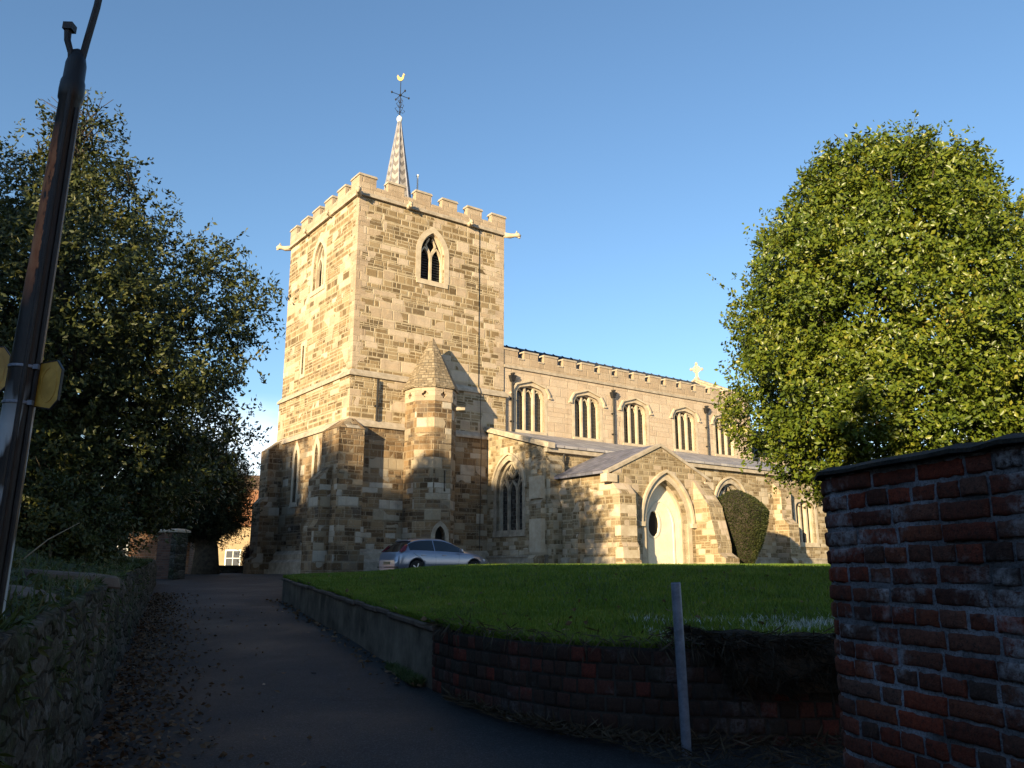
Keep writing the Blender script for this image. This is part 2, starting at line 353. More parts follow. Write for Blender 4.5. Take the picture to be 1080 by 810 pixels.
def flat_brick(name, cols, joint):
    N = NT(name); x, y, _ = N.sep(N.uv())
    r, e = cells(N, x, y, 0.23, 0.075, 3.0); s_ = N.sep(r[1])
    n_ = N.noise(N.obj(), 1.5, 5, 0.6)
    c = N.ramp(s_[0], [(0, cols[0]), (0.5, cols[1]), (1, cols[2])]); c = N.mix(N.mr(n_, 0.5, 0.75, 0, 0.4), c, (0.10, 0.06, 0.05))
    c = N.mix(N.mr(e, 0.003, 0.009, 1, 0), c, joint)
    N.bump(N.m('MULTIPLY', N.m('MINIMUM', e, 0.012), 40.0), 0.4, 0.01)
    return N.base(c, 0.9, 0.15)
M['brown_tile'] = tile_mat('brown_tiles', (0.10, 0.065, 0.045), (0.14, 0.09, 0.06), (0.19, 0.12, 0.08), 0.18, 0.12, 8.0)
M['house_brick'] = flat_brick('house_brick', [(0.22, 0.10, 0.06), (0.30, 0.15, 0.08), (0.36, 0.20, 0.12)], (0.30, 0.26, 0.21))

def rubble():
    N = NT('mossy_rubble'); p = N.obj()
    q = N.vadd(p, N.scale(N.noise(p, 2.5, 3, 0.6, True), 0.25), 'ADD'); q = N.vadd(q, (0.8, 0.8, 2.3), 'MULTIPLY')
    e = N.vor(q, 3.4, 'DISTANCE_TO_EDGE'); r = N.sep(N.vor(q, 3.4, 'F1', 'Color'))
    a = N.noise(p, 1.6, 5, 0.65); b = N.noise(p, 18, 4, 0.65)
    c = N.ramp(r[0], [(0, (0.024, 0.022, 0.017)), (0.5, (0.05, 0.045, 0.035)), (1, (0.10, 0.09, 0.075))])
    c = N.mix(N.m('MULTIPLY', N.mr(a, 0.47, 0.62), N.mr(b, 0.35, 0.6)), c, (0.028, 0.042, 0.016))
    c = N.mix(N.mr(N.noise(p, 7, 4, 0.7), 0.56, 0.68, 0, 0.7), c, (0.12, 0.12, 0.115))
    c = N.mix(N.mr(e, 0.0, 0.05, 0.6, 0), c, (0.012, 0.011, 0.009)); c = N.mix(N.mr(N.noise(p, 30, 4, 0.75), 0.5, 0.7, 0, 0.8), c, (0.015, 0.014, 0.012)); c = N.mix(N.mr(N.noise(N.vadd(p, (2, 8, 1), 'ADD'), 11, 5, 0.75), 0.56, 0.66, 0, 0.6), c, (0.12, 0.125, 0.11))
    N.bump(N.m('ADD', N.m('MULTIPLY', N.m('MINIMUM', e, 0.16), 5.0), N.m('MULTIPLY', b, 0.5)), 0.9, 0.05)
    return N.base(c, 0.95, 0.1)
M['rubble'] = rubble()
def asphalt():
    N = NT('worn_asphalt'); p = N.obj()
    a = N.noise(p, 0.6, 5, 0.6); b = N.noise(p, 60, 3, 0.7); d = N.noise(p, 5, 5, 0.7)
    g = N.sep(N.vor(p, 110, 'F1', 'Color'))
    c = N.mix(N.mr(a, 0.35, 0.65), (0.009, 0.010, 0.011), (0.019, 0.020, 0.022))
    c = N.mix(N.mr(d, 0.45, 0.7, 0, 0.5), c, (0.014, 0.013, 0.013))
    c = N.mix(N.mr(g[0], 0.72, 1.0, 0, 0.75), c, (0.075, 0.078, 0.08)); c = N.mix(N.mr(N.noise(p, 28, 4, 0.75), 0.45, 0.7, 0, 0.7), c, (0.010, 0.010, 0.010))
    ck = N.vor(N.vadd(p, N.scale(N.noise(p, 1.2, 4, 0.6, True), 1.6), 'ADD'), 0.55, 'DISTANCE_TO_EDGE'); c = N.mix(N.m('MULTIPLY', N.mr(ck, 0.0, 0.012, 1, 0), N.mr(a, 0.45, 0.6)), c, (0.006, 0.006, 0.006))
    N.bump(N.m('ADD', N.m('MULTIPLY', b, 0.8), N.m('MULTIPLY', d, 0.6)), 0.8, 0.012)
    return N.base(c, N.mr(a, 0.3, 0.7, 0.62, 0.85), 0.3)
M['asphalt'] = asphalt()
M['soil'] = simple('dark_soil', (0.025, 0.02, 0.015), (0.06, 0.048, 0.035), 5.0, bump=0.9, dist=0.04)
M['bank_soil'] = simple('mossy_soil', (0.035, 0.03, 0.02), (0.05, 0.065, 0.028), 1.8, bump=0.9, dist=0.05)
M['turf'] = simple('turf', (0.022, 0.045, 0.010), (0.045, 0.085, 0.02), 3.0, bump=0.8, dist=0.04)
M['field'] = simple('rough_grass', (0.035, 0.05, 0.018), (0.06, 0.075, 0.03), 0.4, bump=0.6, dist=0.05)
M['plaster'] = simple('stained_render', (0.05, 0.043, 0.032), (0.19, 0.165, 0.13), 1.8, bump=0.5)
M['render'] = simple('cream_render', (0.26, 0.19, 0.115), (0.34, 0.26, 0.165), 1.0, bump=0.2)
M['slab'] = simple('brown_stone_slab', (0.07, 0.052, 0.042), (0.14, 0.11, 0.088), 3.0, bump=0.7)
M['galv'] = simple('galvanised_steel', (0.11, 0.14, 0.19), (0.22, 0.26, 0.33), 14.0, rough=0.55, spec=0.5, metal=0.3, bump=0.2)
M['bark'] = simple('dark_bark', (0.03, 0.025, 0.018), (0.08, 0.065, 0.045), 6.0, bump=0.9, dist=0.03)
M['wood'] = simple('pale_wood', (0.30, 0.24, 0.16), (0.45, 0.37, 0.26), 8.0)
M['white_paint'] = simple('white_paint', (0.62, 0.62, 0.60), (0.75, 0.75, 0.73), 3.0, rough=0.5, bump=0.1)
M['blue_paint'] = simple('blue_grey_paint', (0.14, 0.19, 0.27), (0.20, 0.26, 0.35), 3.0, rough=0.5, bump=0.1)

def leaf_mat(name, stops, rough=0.4, spec=0.5, trans=0.25):
    N = NT(name); r = N.geo().outputs['Random Per Island']
    pn = N.noise(N.obj(), 1.1, 3, 0.6); r = N.m('ADD', N.m('MULTIPLY', r, 0.55), N.m('MULTIPLY', N.mr(pn, 0.3, 0.7), 0.45))
    c = N.ramp(r, stops); N.base(c, rough, spec)
    if trans:
        t = N.n('BsdfTranslucent'); N.put(t.inputs[0], N.mix(1.0, c, (1.5, 1.5, 0.6), 'MULTIPLY'))
        ms = N.n('MixShader'); ms.inputs[0].default_value = trans
        N.t.links.new(N.b.outputs[0], ms.inputs[1]); N.t.links.new(t.outputs[0], ms.inputs[2]); N.t.links.new(ms.outputs[0], N.out.inputs[0])
    return N.mat
M['holly'] = leaf_mat('holly_leaf', [(0, (0.025, 0.045, 0.006)), (0.45, (0.07, 0.10, 0.010)), (0.75, (0.13, 0.15, 0.015)), (0.92, (0.20, 0.18, 0.025)), (1, (0.20, 0.12, 0.035))], 0.38, 0.35, 0.12)
M['oak'] = leaf_mat('evergreen_leaf', [(0, (0.018, 0.028, 0.010)), (0.55, (0.042, 0.052, 0.014)), (0.85, (0.09, 0.09, 0.022)), (1, (0.18, 0.14, 0.04))], 0.5, 0.3, 0.15)
M['yew'] = leaf_mat('yew_needles', [(0, (0.008, 0.014, 0.005)), (0.65, (0.017, 0.025, 0.008)), (0.9, (0.032, 0.03, 0.011)), (1, (0.09, 0.045, 0.016))], 0.6, 0.25, 0.1)
M['redleaf'] = leaf_mat('purple_leaf', [(0, (0.03, 0.012, 0.012)), (1, (0.09, 0.025, 0.025))], 0.6, 0.25, 0.1)
M['grass'] = leaf_mat('grass_blade', [(0, (0.045, 0.085, 0.010)), (0.5, (0.095, 0.16, 0.018)), (0.85, (0.16, 0.20, 0.03)), (1, (0.24, 0.21, 0.07))], 0.6, 0.25, 0.2)
M['weed'] = leaf_mat('weed_blade', [(0, (0.03, 0.05, 0.02)), (0.6, (0.06, 0.09, 0.03)), (0.85, (0.14, 0.13, 0.08)), (1, (0.22, 0.19, 0.14))], 0.7, 0.2, 0.15)
M['frost'] = leaf_mat('frosted_blade', [(0, (0.22, 0.26, 0.24)), (0.5, (0.38, 0.42, 0.42)), (1, (0.12, 0.17, 0.10))], 0.8, 0.2, 0.1)
M['dead_grass'] = leaf_mat('dry_stems', [(0, (0.03, 0.023, 0.015)), (0.7, (0.07, 0.054, 0.035)), (1, (0.18, 0.15, 0.11))], 0.8, 0.2, 0.1)
M['litter'] = leaf_mat('dead_leaf', [(0, (0.05, 0.03, 0.018)), (0.6, (0.12, 0.075, 0.04)), (0.9, (0.20, 0.14, 0.09)), (1, (0.34, 0.27, 0.19))], 0.8, 0.25, 0)

def post_mat():
    N = NT('peeling_black_paint'); p = N.obj(); q = N.vadd(p, (1, 1, 0.28), 'MULTIPLY')
    a = N.noise(q, 7.5, 6, 0.7); b = N.noise(q, 30, 5, 0.7); x, y, z = N.sep(p)
    side = N.mr(x, 0.0, 0.06, 1, 0)
    rust = N.m('MULTIPLY', N.mr(N.m('ADD', N.m('MULTIPLY', a, side), N.m('MULTIPLY', b, 0.3)), 0.57, 0.63), N.m('MULTIPLY', N.mr(z, 2.15, 2.4), N.mr(z, 3.3, 3.1)), clamp=True)
    pale = N.m('MULTIPLY', N.mr(N.noise(N.vadd(q, (5, 3, 1), 'ADD'), 5.0, 3, 0.5), 0.52, 0.56), N.mr(z, 1.75, 1.5))
    c = N.mix(rust, N.mix(N.mr(b, 0.4, 0.7), (0.006, 0.006, 0.007), (0.015, 0.014, 0.014)), N.mix(N.mr(b, 0.35, 0.65), (0.26, 0.095, 0.04), (0.40, 0.19, 0.10)))
    c = N.mix(pale, c, (0.30, 0.36, 0.40))
    N.bump(N.m('ADD', N.m('ADD', rust, pale), b), 0.5, 0.006)
    return N.base(c, N.m('MULTIPLY_ADD', rust, 0.4, 0.42), 0.3)
M['post'] = post_mat()
def amber():
    N = NT('amber_plate'); p = N.obj(); b = N.noise(p, 12, 3, 0.6)
    return N.base(N.mix(N.mr(b, 0.4, 0.7), (0.30, 0.19, 0.03), (0.45, 0.30, 0.06)), 0.4, 0.5)
M['amber'] = amber()
def paint():
    N = NT('silver_car_paint'); g = N.noise(N.obj(), 900, 1, 0.5)
    N.base(N.mix(g, (0.20, 0.22, 0.28), (0.27, 0.29, 0.36)), 0.28, 0.5, 0.55); N.b.inputs['Coat Weight'].default_value = 0.6; N.b.inputs['Coat Roughness'].default_value = 0.05
    return N.mat
M['paint'] = paint()
N = NT('car_glass'); M['car_glass'] = N.base((0.012, 0.014, 0.018), 0.05, 0.7)
M['rubber'] = simple('tyre_rubber', (0.012, 0.012, 0.012), (0.025, 0.025, 0.025), 20, rough=0.8, bump=0.1)
N = NT('tail_light_red'); M['red'] = N.base((0.13, 0.010, 0.014), 0.15, 0.5)
N = NT('lamp_clear'); M['clear'] = N.base((0.6, 0.62, 0.65), 0.1, 0.6)
N = NT('plate_yellow'); M['plate'] = N.base((0.16, 0.13, 0.07), 0.4, 0.4)
N = NT('wheel_alloy'); M['alloy'] = N.base((0.42, 0.43, 0.45), 0.3, 0.5, 0.7)
N = NT('trim_black'); M['trim'] = N.base((0.012, 0.012, 0.013), 0.45, 0.4)

# ================================================================== GROUND
def lz(y): return -1.6 + 0.0355 * min(max(y, -30), 38) if y < 38 else -0.25
def sm(x, a, b):
    t = min(1, max(0, (x - a) / (b - a))); return t * t * (3 - 2 * t)
def nz(x, y, z=0.0): return mnoise.noise(Vector((x, y, z)))
def grid_obj(name, nu, nv, fn, mat, kind='structure'):
    V = [fn(i / nu, j / nv) for j in range(nv + 1) for i in range(nu + 1)]
    F = [(j * (nu + 1) + i, j * (nu + 1) + i + 1, (j + 1) * (nu + 1) + i + 1, (j + 1) * (nu + 1) + i) for j in range(nv) for i in range(nu)]
    o = np_mesh(name, V, F, mat, smooth=True)
    if kind: o['kind'] = kind
    return o
grid_obj('ground', 100, 100, lambda u, v: ((u - .5) * 1600, (v - .5) * 1600, lz((v - .5) * 1600) - 0.35 - 0.15 * sm(abs((u - .5) * 1600), 100, 500)), M['field'])
grid_obj('lane', 130, 220, lambda u, v: (-34 + u * 48, -16 + v * 72, lz(-16 + v * 72) + 0.03 * nz(-34 + u * 48, v * 30) - 0.02 * abs(nz(u * 20, v * 30, 4))), M['asphalt'])

# church frame: X east along the nave, Y north, tower's south-west corner at the origin
CA = R(36.4); CO = Vector((-7.70, 38.5, 0))
CE = Vector((math.cos(CA), math.sin(CA), 0)); CN = Vector((-math.sin(CA), math.cos(CA), 0))
def cw(X, Y, Z=0.0): return CO + CE * X + CN * Y + Vector((0, 0, Z))
# lawn: from the retaining walls up to the church
def poly_at(P, t):
    L = [0]
    for a, b in zip(P, P[1:]): L.append(L[-1] + (Vector(b) - Vector(a)).length)
    s = t * L[-1]
    for k in range(len(P) - 1):
        if s <= L[k + 1] or k == len(P) - 2:
            q = (s - L[k]) / max(1e-6, L[k + 1] - L[k]); return Vector(P[k]).lerp(Vector(P[k + 1]), q)
FRONT = [(-0.87, 9.45), (-0.55, 8.75), (0.0, 7.95), (0.55, 7.42), (1.2, 7.12), (2.2, 7.0), (4.0, 7.0), (8, 7.2), (16, 8), (30, 9)]
LEFT = [(-0.87, 9.45), (-6.06, 22.4), (-6.9, 29.8)]
def l2(X, Y): q = cw(X, Y); return (q.x, q.y)
BACK = [(-6.9, 29.8), l2(-3.5, -7.3), l2(7.0, -6.9), l2(7.9, -5.3), l2(20, -4.9), l2(45, -4.9)]
def lawn_h(x, y, u):
    d_far = y
    g = -0.57 + 0.60 * sm(y, 6.5, 22) + 0.07 * sm(y, 20, 34)
    hl = -0.60 + 0.0286 * (y - 9.45) if y < 22.4 else -0.23
    dist = max(0.0, (x - (-0.87 - 0.4 * (y - 9.45))) * 0.93) if y < 22.4 else max(0, x + 6.06 + 0.1 * (y - 22.4))
    k = sm(dist, 0, 6.0)
    return hl * (1 - k) + g * k
def lawn_xy(u, v):
    f = poly_at(FRONT, u); b = poly_at(BACK, u); l = poly_at(LEFT, v); l0 = Vector(FRONT[0]).lerp(Vector(BACK[0]), v)
    p = f.lerp(b, v) + (l - l0) * (1 - u) ** 6
    return p
def lawn_pt(u, v):
    v = v ** 1.3; p = lawn_xy(u ** 1.4, v); x, y = p
    h = lawn_h(x, y, u) + 0.025 * nz(x * .8, y * .8) + 0.02 * nz(x * 3, y * 3)
    # drop to the drive beside the tower
    e = (Vector((x, y, 0)) - CO); X, Y = e.dot(CE), e.dot(CN)
    if X < 7.6: h -= sm(Y, -8.3, -7.2) * (h + 0.27) * (1 - sm(X, 6.6, 7.6))
    return (x, y, h)
lawn = grid_obj('lawn', 120, 120, lawn_pt, M['turf'])

def wl_x(y): return -3.1 - 0.40 * (y - 6.27)            # foot of the left wall
def wl_top(y): return -0.30 + 0.022 * (y - 3) + 0.05 * nz(y * 0.9, 3.3) + 0.03 * nz(y * 3, 1.1)
def bank_pt(u, v):
    y = -3 + v * 34; x = wl_x(y) - 0.16 - u * 16
    h = wl_top(y) - 0.02 + 0.55 * sm(u, 0.0, 0.2) + 0.5 * sm(u, .2, 1) + (0.10 * nz(x * 1.1, y * 1.1) + 0.06 * nz(x * 3, y * 3)) * sm(u, 0, .05)
    if y > 29.5: h -= 1.2 * sm(y, 29.5, 31)
    return (x, y, h)
grid_obj('bank', 70, 150, bank_pt, M['bank_soil'])

# ================================================================== CHURCH
church = empty('church', CO, CA, label='medieval stone church with a square battlemented tower, small spire, long clerestoried nave and gabled porch', cat='church')
def TS(Y0): return lambda a, z, d: (a, Y0 - d, z)
def TW(X0): return lambda a, z, d: (X0 - d, a, z)
def pointed(c, wd, zs, apex, n=9, jamb=None):
    """open path: left jamb foot, up, over the pointed arch, down"""
    h = apex - zs; a = wd / 2; cc = (h * h - a * a) / (2 * a) if h > a else 0.0; Rr = cc + a
    L = []
    ang = math.atan2(h, cc) if h > a else math.pi / 2
    for i in range(n + 1):
        q = ang * i / n
        L.append((c + cc - Rr * math.cos(q), zs + (Rr * math.sin(q) if h > a else h * math.sin(q))))
    pts = L + [(2 * c - x, z) for x, z in reversed(L[:-1])]
    if jamb is not None: pts = [(c - a, jamb)] + pts + [(c + a, jamb)]
    return pts
def flat4(c, wd, zs, apex, jamb):
    a = wd / 2; h = apex - zs; L = []
    for i in range(6):
        q = math.pi / 2 * i / 5 * 0.78
        L.append((c - a + 0.22 * wd * (1 - math.cos(q)), zs + h * 0.74 * math.sin(q) / math.sin(math.pi / 2 * .78)))
    L.append((c, apex)); pts = L + [(2 * c - x, z) for x, z in reversed(L[:-1])]
    return [(c - a, jamb)] + pts + [(c + a, jamb)]

# --- tower walls, three stages, openings cut through
belf_s = pointed(4.35, 1.42, 16.25, 17.45, jamb=14.75); belf_w = pointed(4.7, 1.42, 16.25, 17.45, jamb=14.75)
def ring_slab(mb, x0, x1, y0, y1, z0, z1, z2, inset):   # sloped-top string course block
    mb.box(x0, x1, y0, y1, z0, z1)
    mb.hexa([(x0, y0, z1), (x1, y0, z1), (x1, y1, z1), (x0, y1, z1), (x0 + inset, y0 + inset, z2), (x1 - inset, y0 + inset, z2), (x1 - inset, y1 - inset, z2), (x0 + inset, y1 - inset, z2)])
up = MB().box(0, 9, 0, 9, 9.0, 18.55)
cut = MB().prism(belf_s, TS(0), -0.55, 0.2).prism(belf_w, TW(0), -0.55, 0.2)
cut.prism([(6.1, 10.3), (6.35, 10.3), (6.35, 11.9), (6.1, 11.9)], TW(0), -0.4, 0.2)
build_cut('belfry_stage', up, cut, M['tower'], church)
mid = MB().box(-0.10, 9.06, -0.10, 9.1, 6.7, 9.1)
mid.build('middle_stage', M['tower'], church)
lan1 = pointed(5.75, 0.42, 5.55, 6.15, jamb=3.35); lan2 = pointed(3.15, 0.42, 5.55, 6.15, jamb=3.35)
low = MB().box(-0.24, 9.1, -0.24, 9.2, -0.9, 6.72)
cut = MB().prism(lan1, TW(-.24), -0.4, 0.2).prism(lan2, TW(-.24), -0.4, 0.2)
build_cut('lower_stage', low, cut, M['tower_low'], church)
# quoins: alternate long and short blocks standing a little proud of the walls
qb = MB(); qb2 = MB(); z = 9.5; k = 0
while z < 18.2:
    h = random.uniform(.30, .42); la, lb = (0.62, 0.32) if k % 2 else (0.32, 0.62)
    la *= random.uniform(.85, 1.15); lb *= random.uniform(.85, 1.15)
    qb.box(-0.004, la, -0.004, lb, z, z + h - .012)
    qb2.box(9 - lb, 9.004, -0.005, la, z, z + h - .012)
    z += h; k += 1
qb.build('quoin', M['parapet'], church); qb2.build('quoin', M['parapet'], church)
sc = MB(); ring_slab(sc, -0.2, 9.2, -0.2, 9.2, 9.08, 9.2, 9.42, 0.19); sc.build('string_course', M['coping'], church)
sc = MB(); ring_slab(sc, -0.34, 9.2, -0.34, 9.26, 6.62, 6.74, 6.98, 0.22); sc.build('string_course', M['coping'], church)
sc = MB(); ring_slab(sc, -0.16, 9.16, -0.16, 9.16, 18.42, 18.55, 18.66, 0.1); sc.build('string_course', M['coping'], church)
pl = MB(); ring_slab(pl, -0.42, 9.3, -0.42, 9.4, -0.9, 0.72, 0.9, 0.16); ring_slab(pl, -0.62, 9.4, -0.62, 9.6, -0.9, 0.32, 0.46, 0.16); pl.box(-0.85, 9.5, -0.85, 9.8, -0.9, -0.02)
pl.build('plinth', M['dress_old'], church)
# parapet with merlons
pa = MB(); cp = MB(); x0, x1 = -0.06, 9.06; t = 0.38
for a0, a1, b0, b1 in ((x0, x1, x0, x0 + t), (x0, x1, x1 - t, x1), (x0, x0 + t, x0 + t, x1 - t), (x1 - t, x1, x0 + t, x1 - t)): pa.box(a0, a1, b0, b1, 18.6, 19.0)
mer = 0.95; gap = (x1 - x0 - 6 * mer) / 5
for i in range(6):
    a = x0 + i * (mer + gap); b = a + mer
    spans = [(a, b, x0, x0 + t), (a, b, x1 - t, x1)]
    if 0 < i < 5: spans += [(x0, x0 + t, a, b), (x1 - t, x1, a, b)]
    else:
        if i == 0: spans += [(x0, x0 + t, x0 + t, b), (x1 - t, x1, x0 + t, b)]
        else: spans += [(x0, x0 + t, a, x1 - t), (x1 - t, x1, a, x1 - t)]
    for s_ in spans:
        pa.box(*s_, 19.0, 19.5); cp.box(s_[0] - .05, s_[1] + .05, s_[2] - .05, s_[3] + .05, 19.5, 19.56); cp.box(s_[0] - .02, s_[1] + .02, s_[2] - .02, s_[3] + .02, 19.555, 19.63)
for i in range(5):
    a = x0 + mer + i * (mer + gap); b = a + gap
    for s_ in ((a, b, x0 - .05, x0 + t + .05), (a, b, x1 - t - .05, x1 + .05), (x0 - .05, x0 + t + .05, a, b), (x1 - t - .05, x1 + .05, a, b)):
        cp.box(s_[0] + .052 * (s_[1] - s_[0] < gap + .01), s_[1] - .052 * (s_[1] - s_[0] < gap + .01), s_[2] + .052 * (s_[3] - s_[2] < gap + .01), s_[3] - .052 * (s_[3] - s_[2] < gap + .01), 19.0, 19.06)
par = pa.build('tower_parapet', M['parapet'], church); cp.build('coping', M['coping'], par)
rf = MB().hexa([(.3, .3, 18.6), (8.7, .3, 18.6), (8.7, 8.7, 18.6), (.3, 8.7, 18.6), (4, 4, 18.95), (5, 4, 18.95), (5, 5, 18.95), (4, 5, 18.95)]); rf.build('tower_roof', M['lead'], church)
# gargoyles and bosses under the parapet
def gargoyle(p, d, ln=0.75, s=1.0):
    d = Vector(d).normalized(); p = Vector(p); g = MB()
    pts = [p - d * .1, p + d * ln * .35 + Vector((0, 0, -.03)), p + d * ln * .62 + Vector((0, 0, .02)), p + d * ln * .8 + Vector((0, 0, .05)), p + d * ln]
    g.tube(pts, [.16 * s, .15 * s, .11 * s, .16 * s, .07 * s], 7)
    sx = d.cross(Vector((0, 0, 1)))
    for q in (-1, 1): g.tube([p + d * ln * .75 + sx * q * .08 * s + Vector((0, 0, .12)), p + d * ln * .7 + sx * q * .13 * s + Vector((0, 0, .26 * s))], [.05 * s, .02 * s], 5)
    g.tube([p + d * ln * .82 + Vector((0, 0, -.06)), p + d * ln * .98 + Vector((0, 0, -.12))], [.07 * s, .04 * s], 5)
    return g.build('gargoyle', M['dress'], church, smooth=True)
gargoyle((-.05, 9.05, 18.5), (-1, .7, 0), .8); gargoyle((9.05, -.05, 18.5), (1, -.5, 0), .9); gargoyle((-.05, -.05, 18.45), (-.6, -1, 0), .55)
for x in (2.75, 6.55): gargoyle((x, -.1, 18.5), (0, -1, 0), .35, .9)
for y in (3.2, 6.2): gargoyle((-.1, y, 18.5), (-1, 0, 0), .3, .8)

# belfry windows
def belfry(c, T):
    f = MB(); path = pointed(c, 1.42, 16.25, 17.45, jamb=14.75)
    f.ribbon(path, .30, T, -0.12, 0.02, off=.16)          # outer dressing, flush
    f.ribbon(path, .07, T, -0.34, -0.14, off=-.03)         # inner order
    f.prism([(c - .95, 14.5), (c + .95, 14.5), (c + .95, 14.76), (c - .95, 14.76)], T, -.3, .05)
    f.ribbon([(c, 14.76), (c, 16.35)], .13, T, -.36, -.2)
    for s_ in (-1, 1):
        hd = [(c + s_ * .35 + dx * .33, 16.05 + dz) for dx, dz in ((-1, 0), (-.75, .3), (-.35, .5), (0, .62), (.35, .5), (.75, .3), (1, 0))]
        f.ribbon(hd, .09, T, -.36, -.22)
    f.ribbon([(c - .02, 16.35), (c - .3, 16.8), (c - .1, 17.2)], .08, T, -.36, -.22); f.ribbon([(c + .02, 16.35), (c + .3, 16.8), (c + .1, 17.2)], .08, T, -.36, -.22)
    fr = f.build('belfry_window', M['dress'], church)
    b = MB(); b.prism([(c - .7, 14.76), (c + .7, 14.76), (c + .7, 16.3), (c + .45, 17), (c, 17.4), (c - .45, 17), (c - .7, 16.3)], T, -.56, -.5); b.build('dark_opening', M['void'], fr)
    l = MB()
    for i in range(11):
        z = 14.86 + i * .145
        for a0, a1 in ((c - .64, c - .07), (c + .07, c + .64)):
            l.add([T(a0, z, -.40), T(a1, z, -.40), T(a1, z + .11, -.49), T(a0, z + .11, -.49), T(a0, z - .02, -.40), T(a1, z - .02, -.40), T(a1, z + .09, -.49), T(a0, z + .09, -.49)],
                  [(0, 1, 2, 3), (4, 7, 6, 5), (0, 4, 5, 1), (3, 2, 6, 7), (0, 3, 7, 4), (1, 5, 6, 2)])
    l.build('louvre', M['louvre'], fr)
belfry(4.35, TS(0)); belfry(4.7, TW(0))
sf = MB(); T = TW(0); sf.ribbon([(6.1, 10.3), (6.1, 11.9), (6.35, 11.9), (6.35, 10.3)], .2, T, -.1, .012, off=.1, closed=True); s_ = sf.build('slit_window', M['dress'], church)
MB().prism([(6.1, 10.3), (6.35, 10.3), (6.35, 11.9), (6.1, 11.9)], T, -.39, -.36).build('dark_opening', M['void'], s_)
for c in (5.75, 3.15):
    T = TW(-.24); f = MB(); path = pointed(c, .42, 5.55, 6.15, jamb=3.35)
    f.ribbon(path, .27, T, -.16, .014, off=.135); f.prism([(c - .5, 3.12), (c + .5, 3.12), (c + .42, 3.36), (c - .42, 3.36)], T, -.2, .06)
    fr = f.build('lancet_window', M['dress'], church)
    MB().prism(pointed(c, .44, 5.55, 6.17, jamb=3.35), T, -.39, -.3).build('glass', M['glass'], fr)
# buttresses: (list of stages) outline swept; d = projection
def buttress(mb, T, a0, a1, stages, zb=-0.9):
    """stages: list of (z_top_of_slope, drop, projection) from top to bottom"""
    pts = [(0, stages[0][0])]
    for i, (zt, dr, pr) in enumerate(stages):
        if i: pts.append((stages[i - 1][2], zt))
        pts.append((pr, zt - dr))
    pts += [(stages[-1][2], zb), (0, zb)]
    n = len(pts)
    mb.add([T(a0, z, d) for d, z in pts] + [T(a1, z, d) for d, z in pts], [list(range(n)), list(range(2 * n - 1, n - 1, -1))] + [(i, i + n, (i + 1) % n + n, (i + 1) % n) for i in range(n)])
b = MB(); b.hexa([(-.92, -.92, -.9), (.35, -.92, -.9), (.35, .95, -.9), (-.92, .95, -.9), (-.92, -.92, 6.35), (.35, -.92, 6.35), (.35, .95, 6.35), (-.92, .95, 6.35)])
b.hexa([(-.96, -.96, 6.35), (.39, -.96, 6.35), (.39, .99, 6.35), (-.96, .99, 6.35), (-.15, -.15, 6.95), (.2, -.15, 6.95), (.2, .8, 6.95), (-.15, .8, 6.95)])
buttress(b, TW(-.92), -.3, .97, [(4.6, .55, .55), (2.1, .25, .72)])
b.box(-1.05, .5, -1.05, 1.08, -.9, .62)
b.build('buttress', M['tower_low'], church)
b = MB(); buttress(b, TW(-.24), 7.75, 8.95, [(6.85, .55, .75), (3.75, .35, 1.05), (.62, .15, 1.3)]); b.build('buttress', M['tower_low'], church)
# stair turret
R8 = math.pi / 8
tcx, tcy = 4.0, -0.75
st = MB().lathe([(1.27, -.9), (1.27, 7.95)], (tcx, tcy, 0), 8, R8)
dT = TS(tcy - 1.27 * math.cos(R8)); cut = MB().prism(pointed(tcx - .05, .56, 1.5, 1.98, jamb=-.2), dT, -.35, .2)
cut.prism([(tcx + .1, 3.6), (tcx + .2, 3.6), (tcx + .2, 4.6), (tcx + .1, 4.6)], dT, -.3, .2)
tur = build_cut('stair_turret', st, cut, M['tower_low'], church)
f = MB(); f.ribbon(pointed(tcx - .05, .56, 1.5, 1.98, jamb=-.2), .2, dT, -.1, .015, off=.1); f.build('door_surround', M['dress_old'], tur)
MB().prism(pointed(tcx - .05, .56, 1.5, 1.98, jamb=-.2), dT, -.34, -.3).build('dark_door', M['void'], tur)
bd = MB().lathe([(1.30, 7.95), (1.30, 8.62)], (tcx, tcy, 0), 8, R8)
cut = MB()
def quat(c, z, r): return [(c + r * (1 + .0) * q[0], z + r * q[1]) for q in [(math.cos(a) * (0.62 + .38 * abs(math.cos(2 * a))), math.sin(a) * (0.62 + .38 * abs(math.cos(2 * a)))) for a in [2 * math.pi * i / 24 for i in range(24)]]]
def TO(k):   # face k of the octagon: 0 = south, then turning west
    an = -math.pi / 2 - k * math.pi / 4; n = Vector((math.cos(an), math.sin(an), 0)); tv = Vector((-n.y, n.x, 0)); r = 1.30 * math.cos(R8)
    return lambda a, z, d: tuple(Vector((tcx, tcy, z)) + n * (r + d) + tv * a)
for k in range(-1, 3): cut.prism(quat(0, 8.28, .17), TO(k), -.18, .1)
band = build_cut('turret_band', bd, cut, M['parapet'], tur)
dk = MB().lathe([(1.08, 8.0), (1.08, 8.55)], (tcx, tcy, 0), 8, R8); dk.build('dark_opening', M['void'], band) if False else None
co = MB().lathe([(1.40, 8.62), (1.42, 8.70), (0.04, 11.45)], (tcx, tcy, 0), 8, R8); co.build('turret_roof', M['cone'], tur)
gg = MB(); gg.tube([(tcx + .9, tcy - .9, 7.72), (tcx + 1.25, tcy - 1.2, 7.72)], [.12, .08], 6); gg.build('water_spout', M['dress_old'], tur)
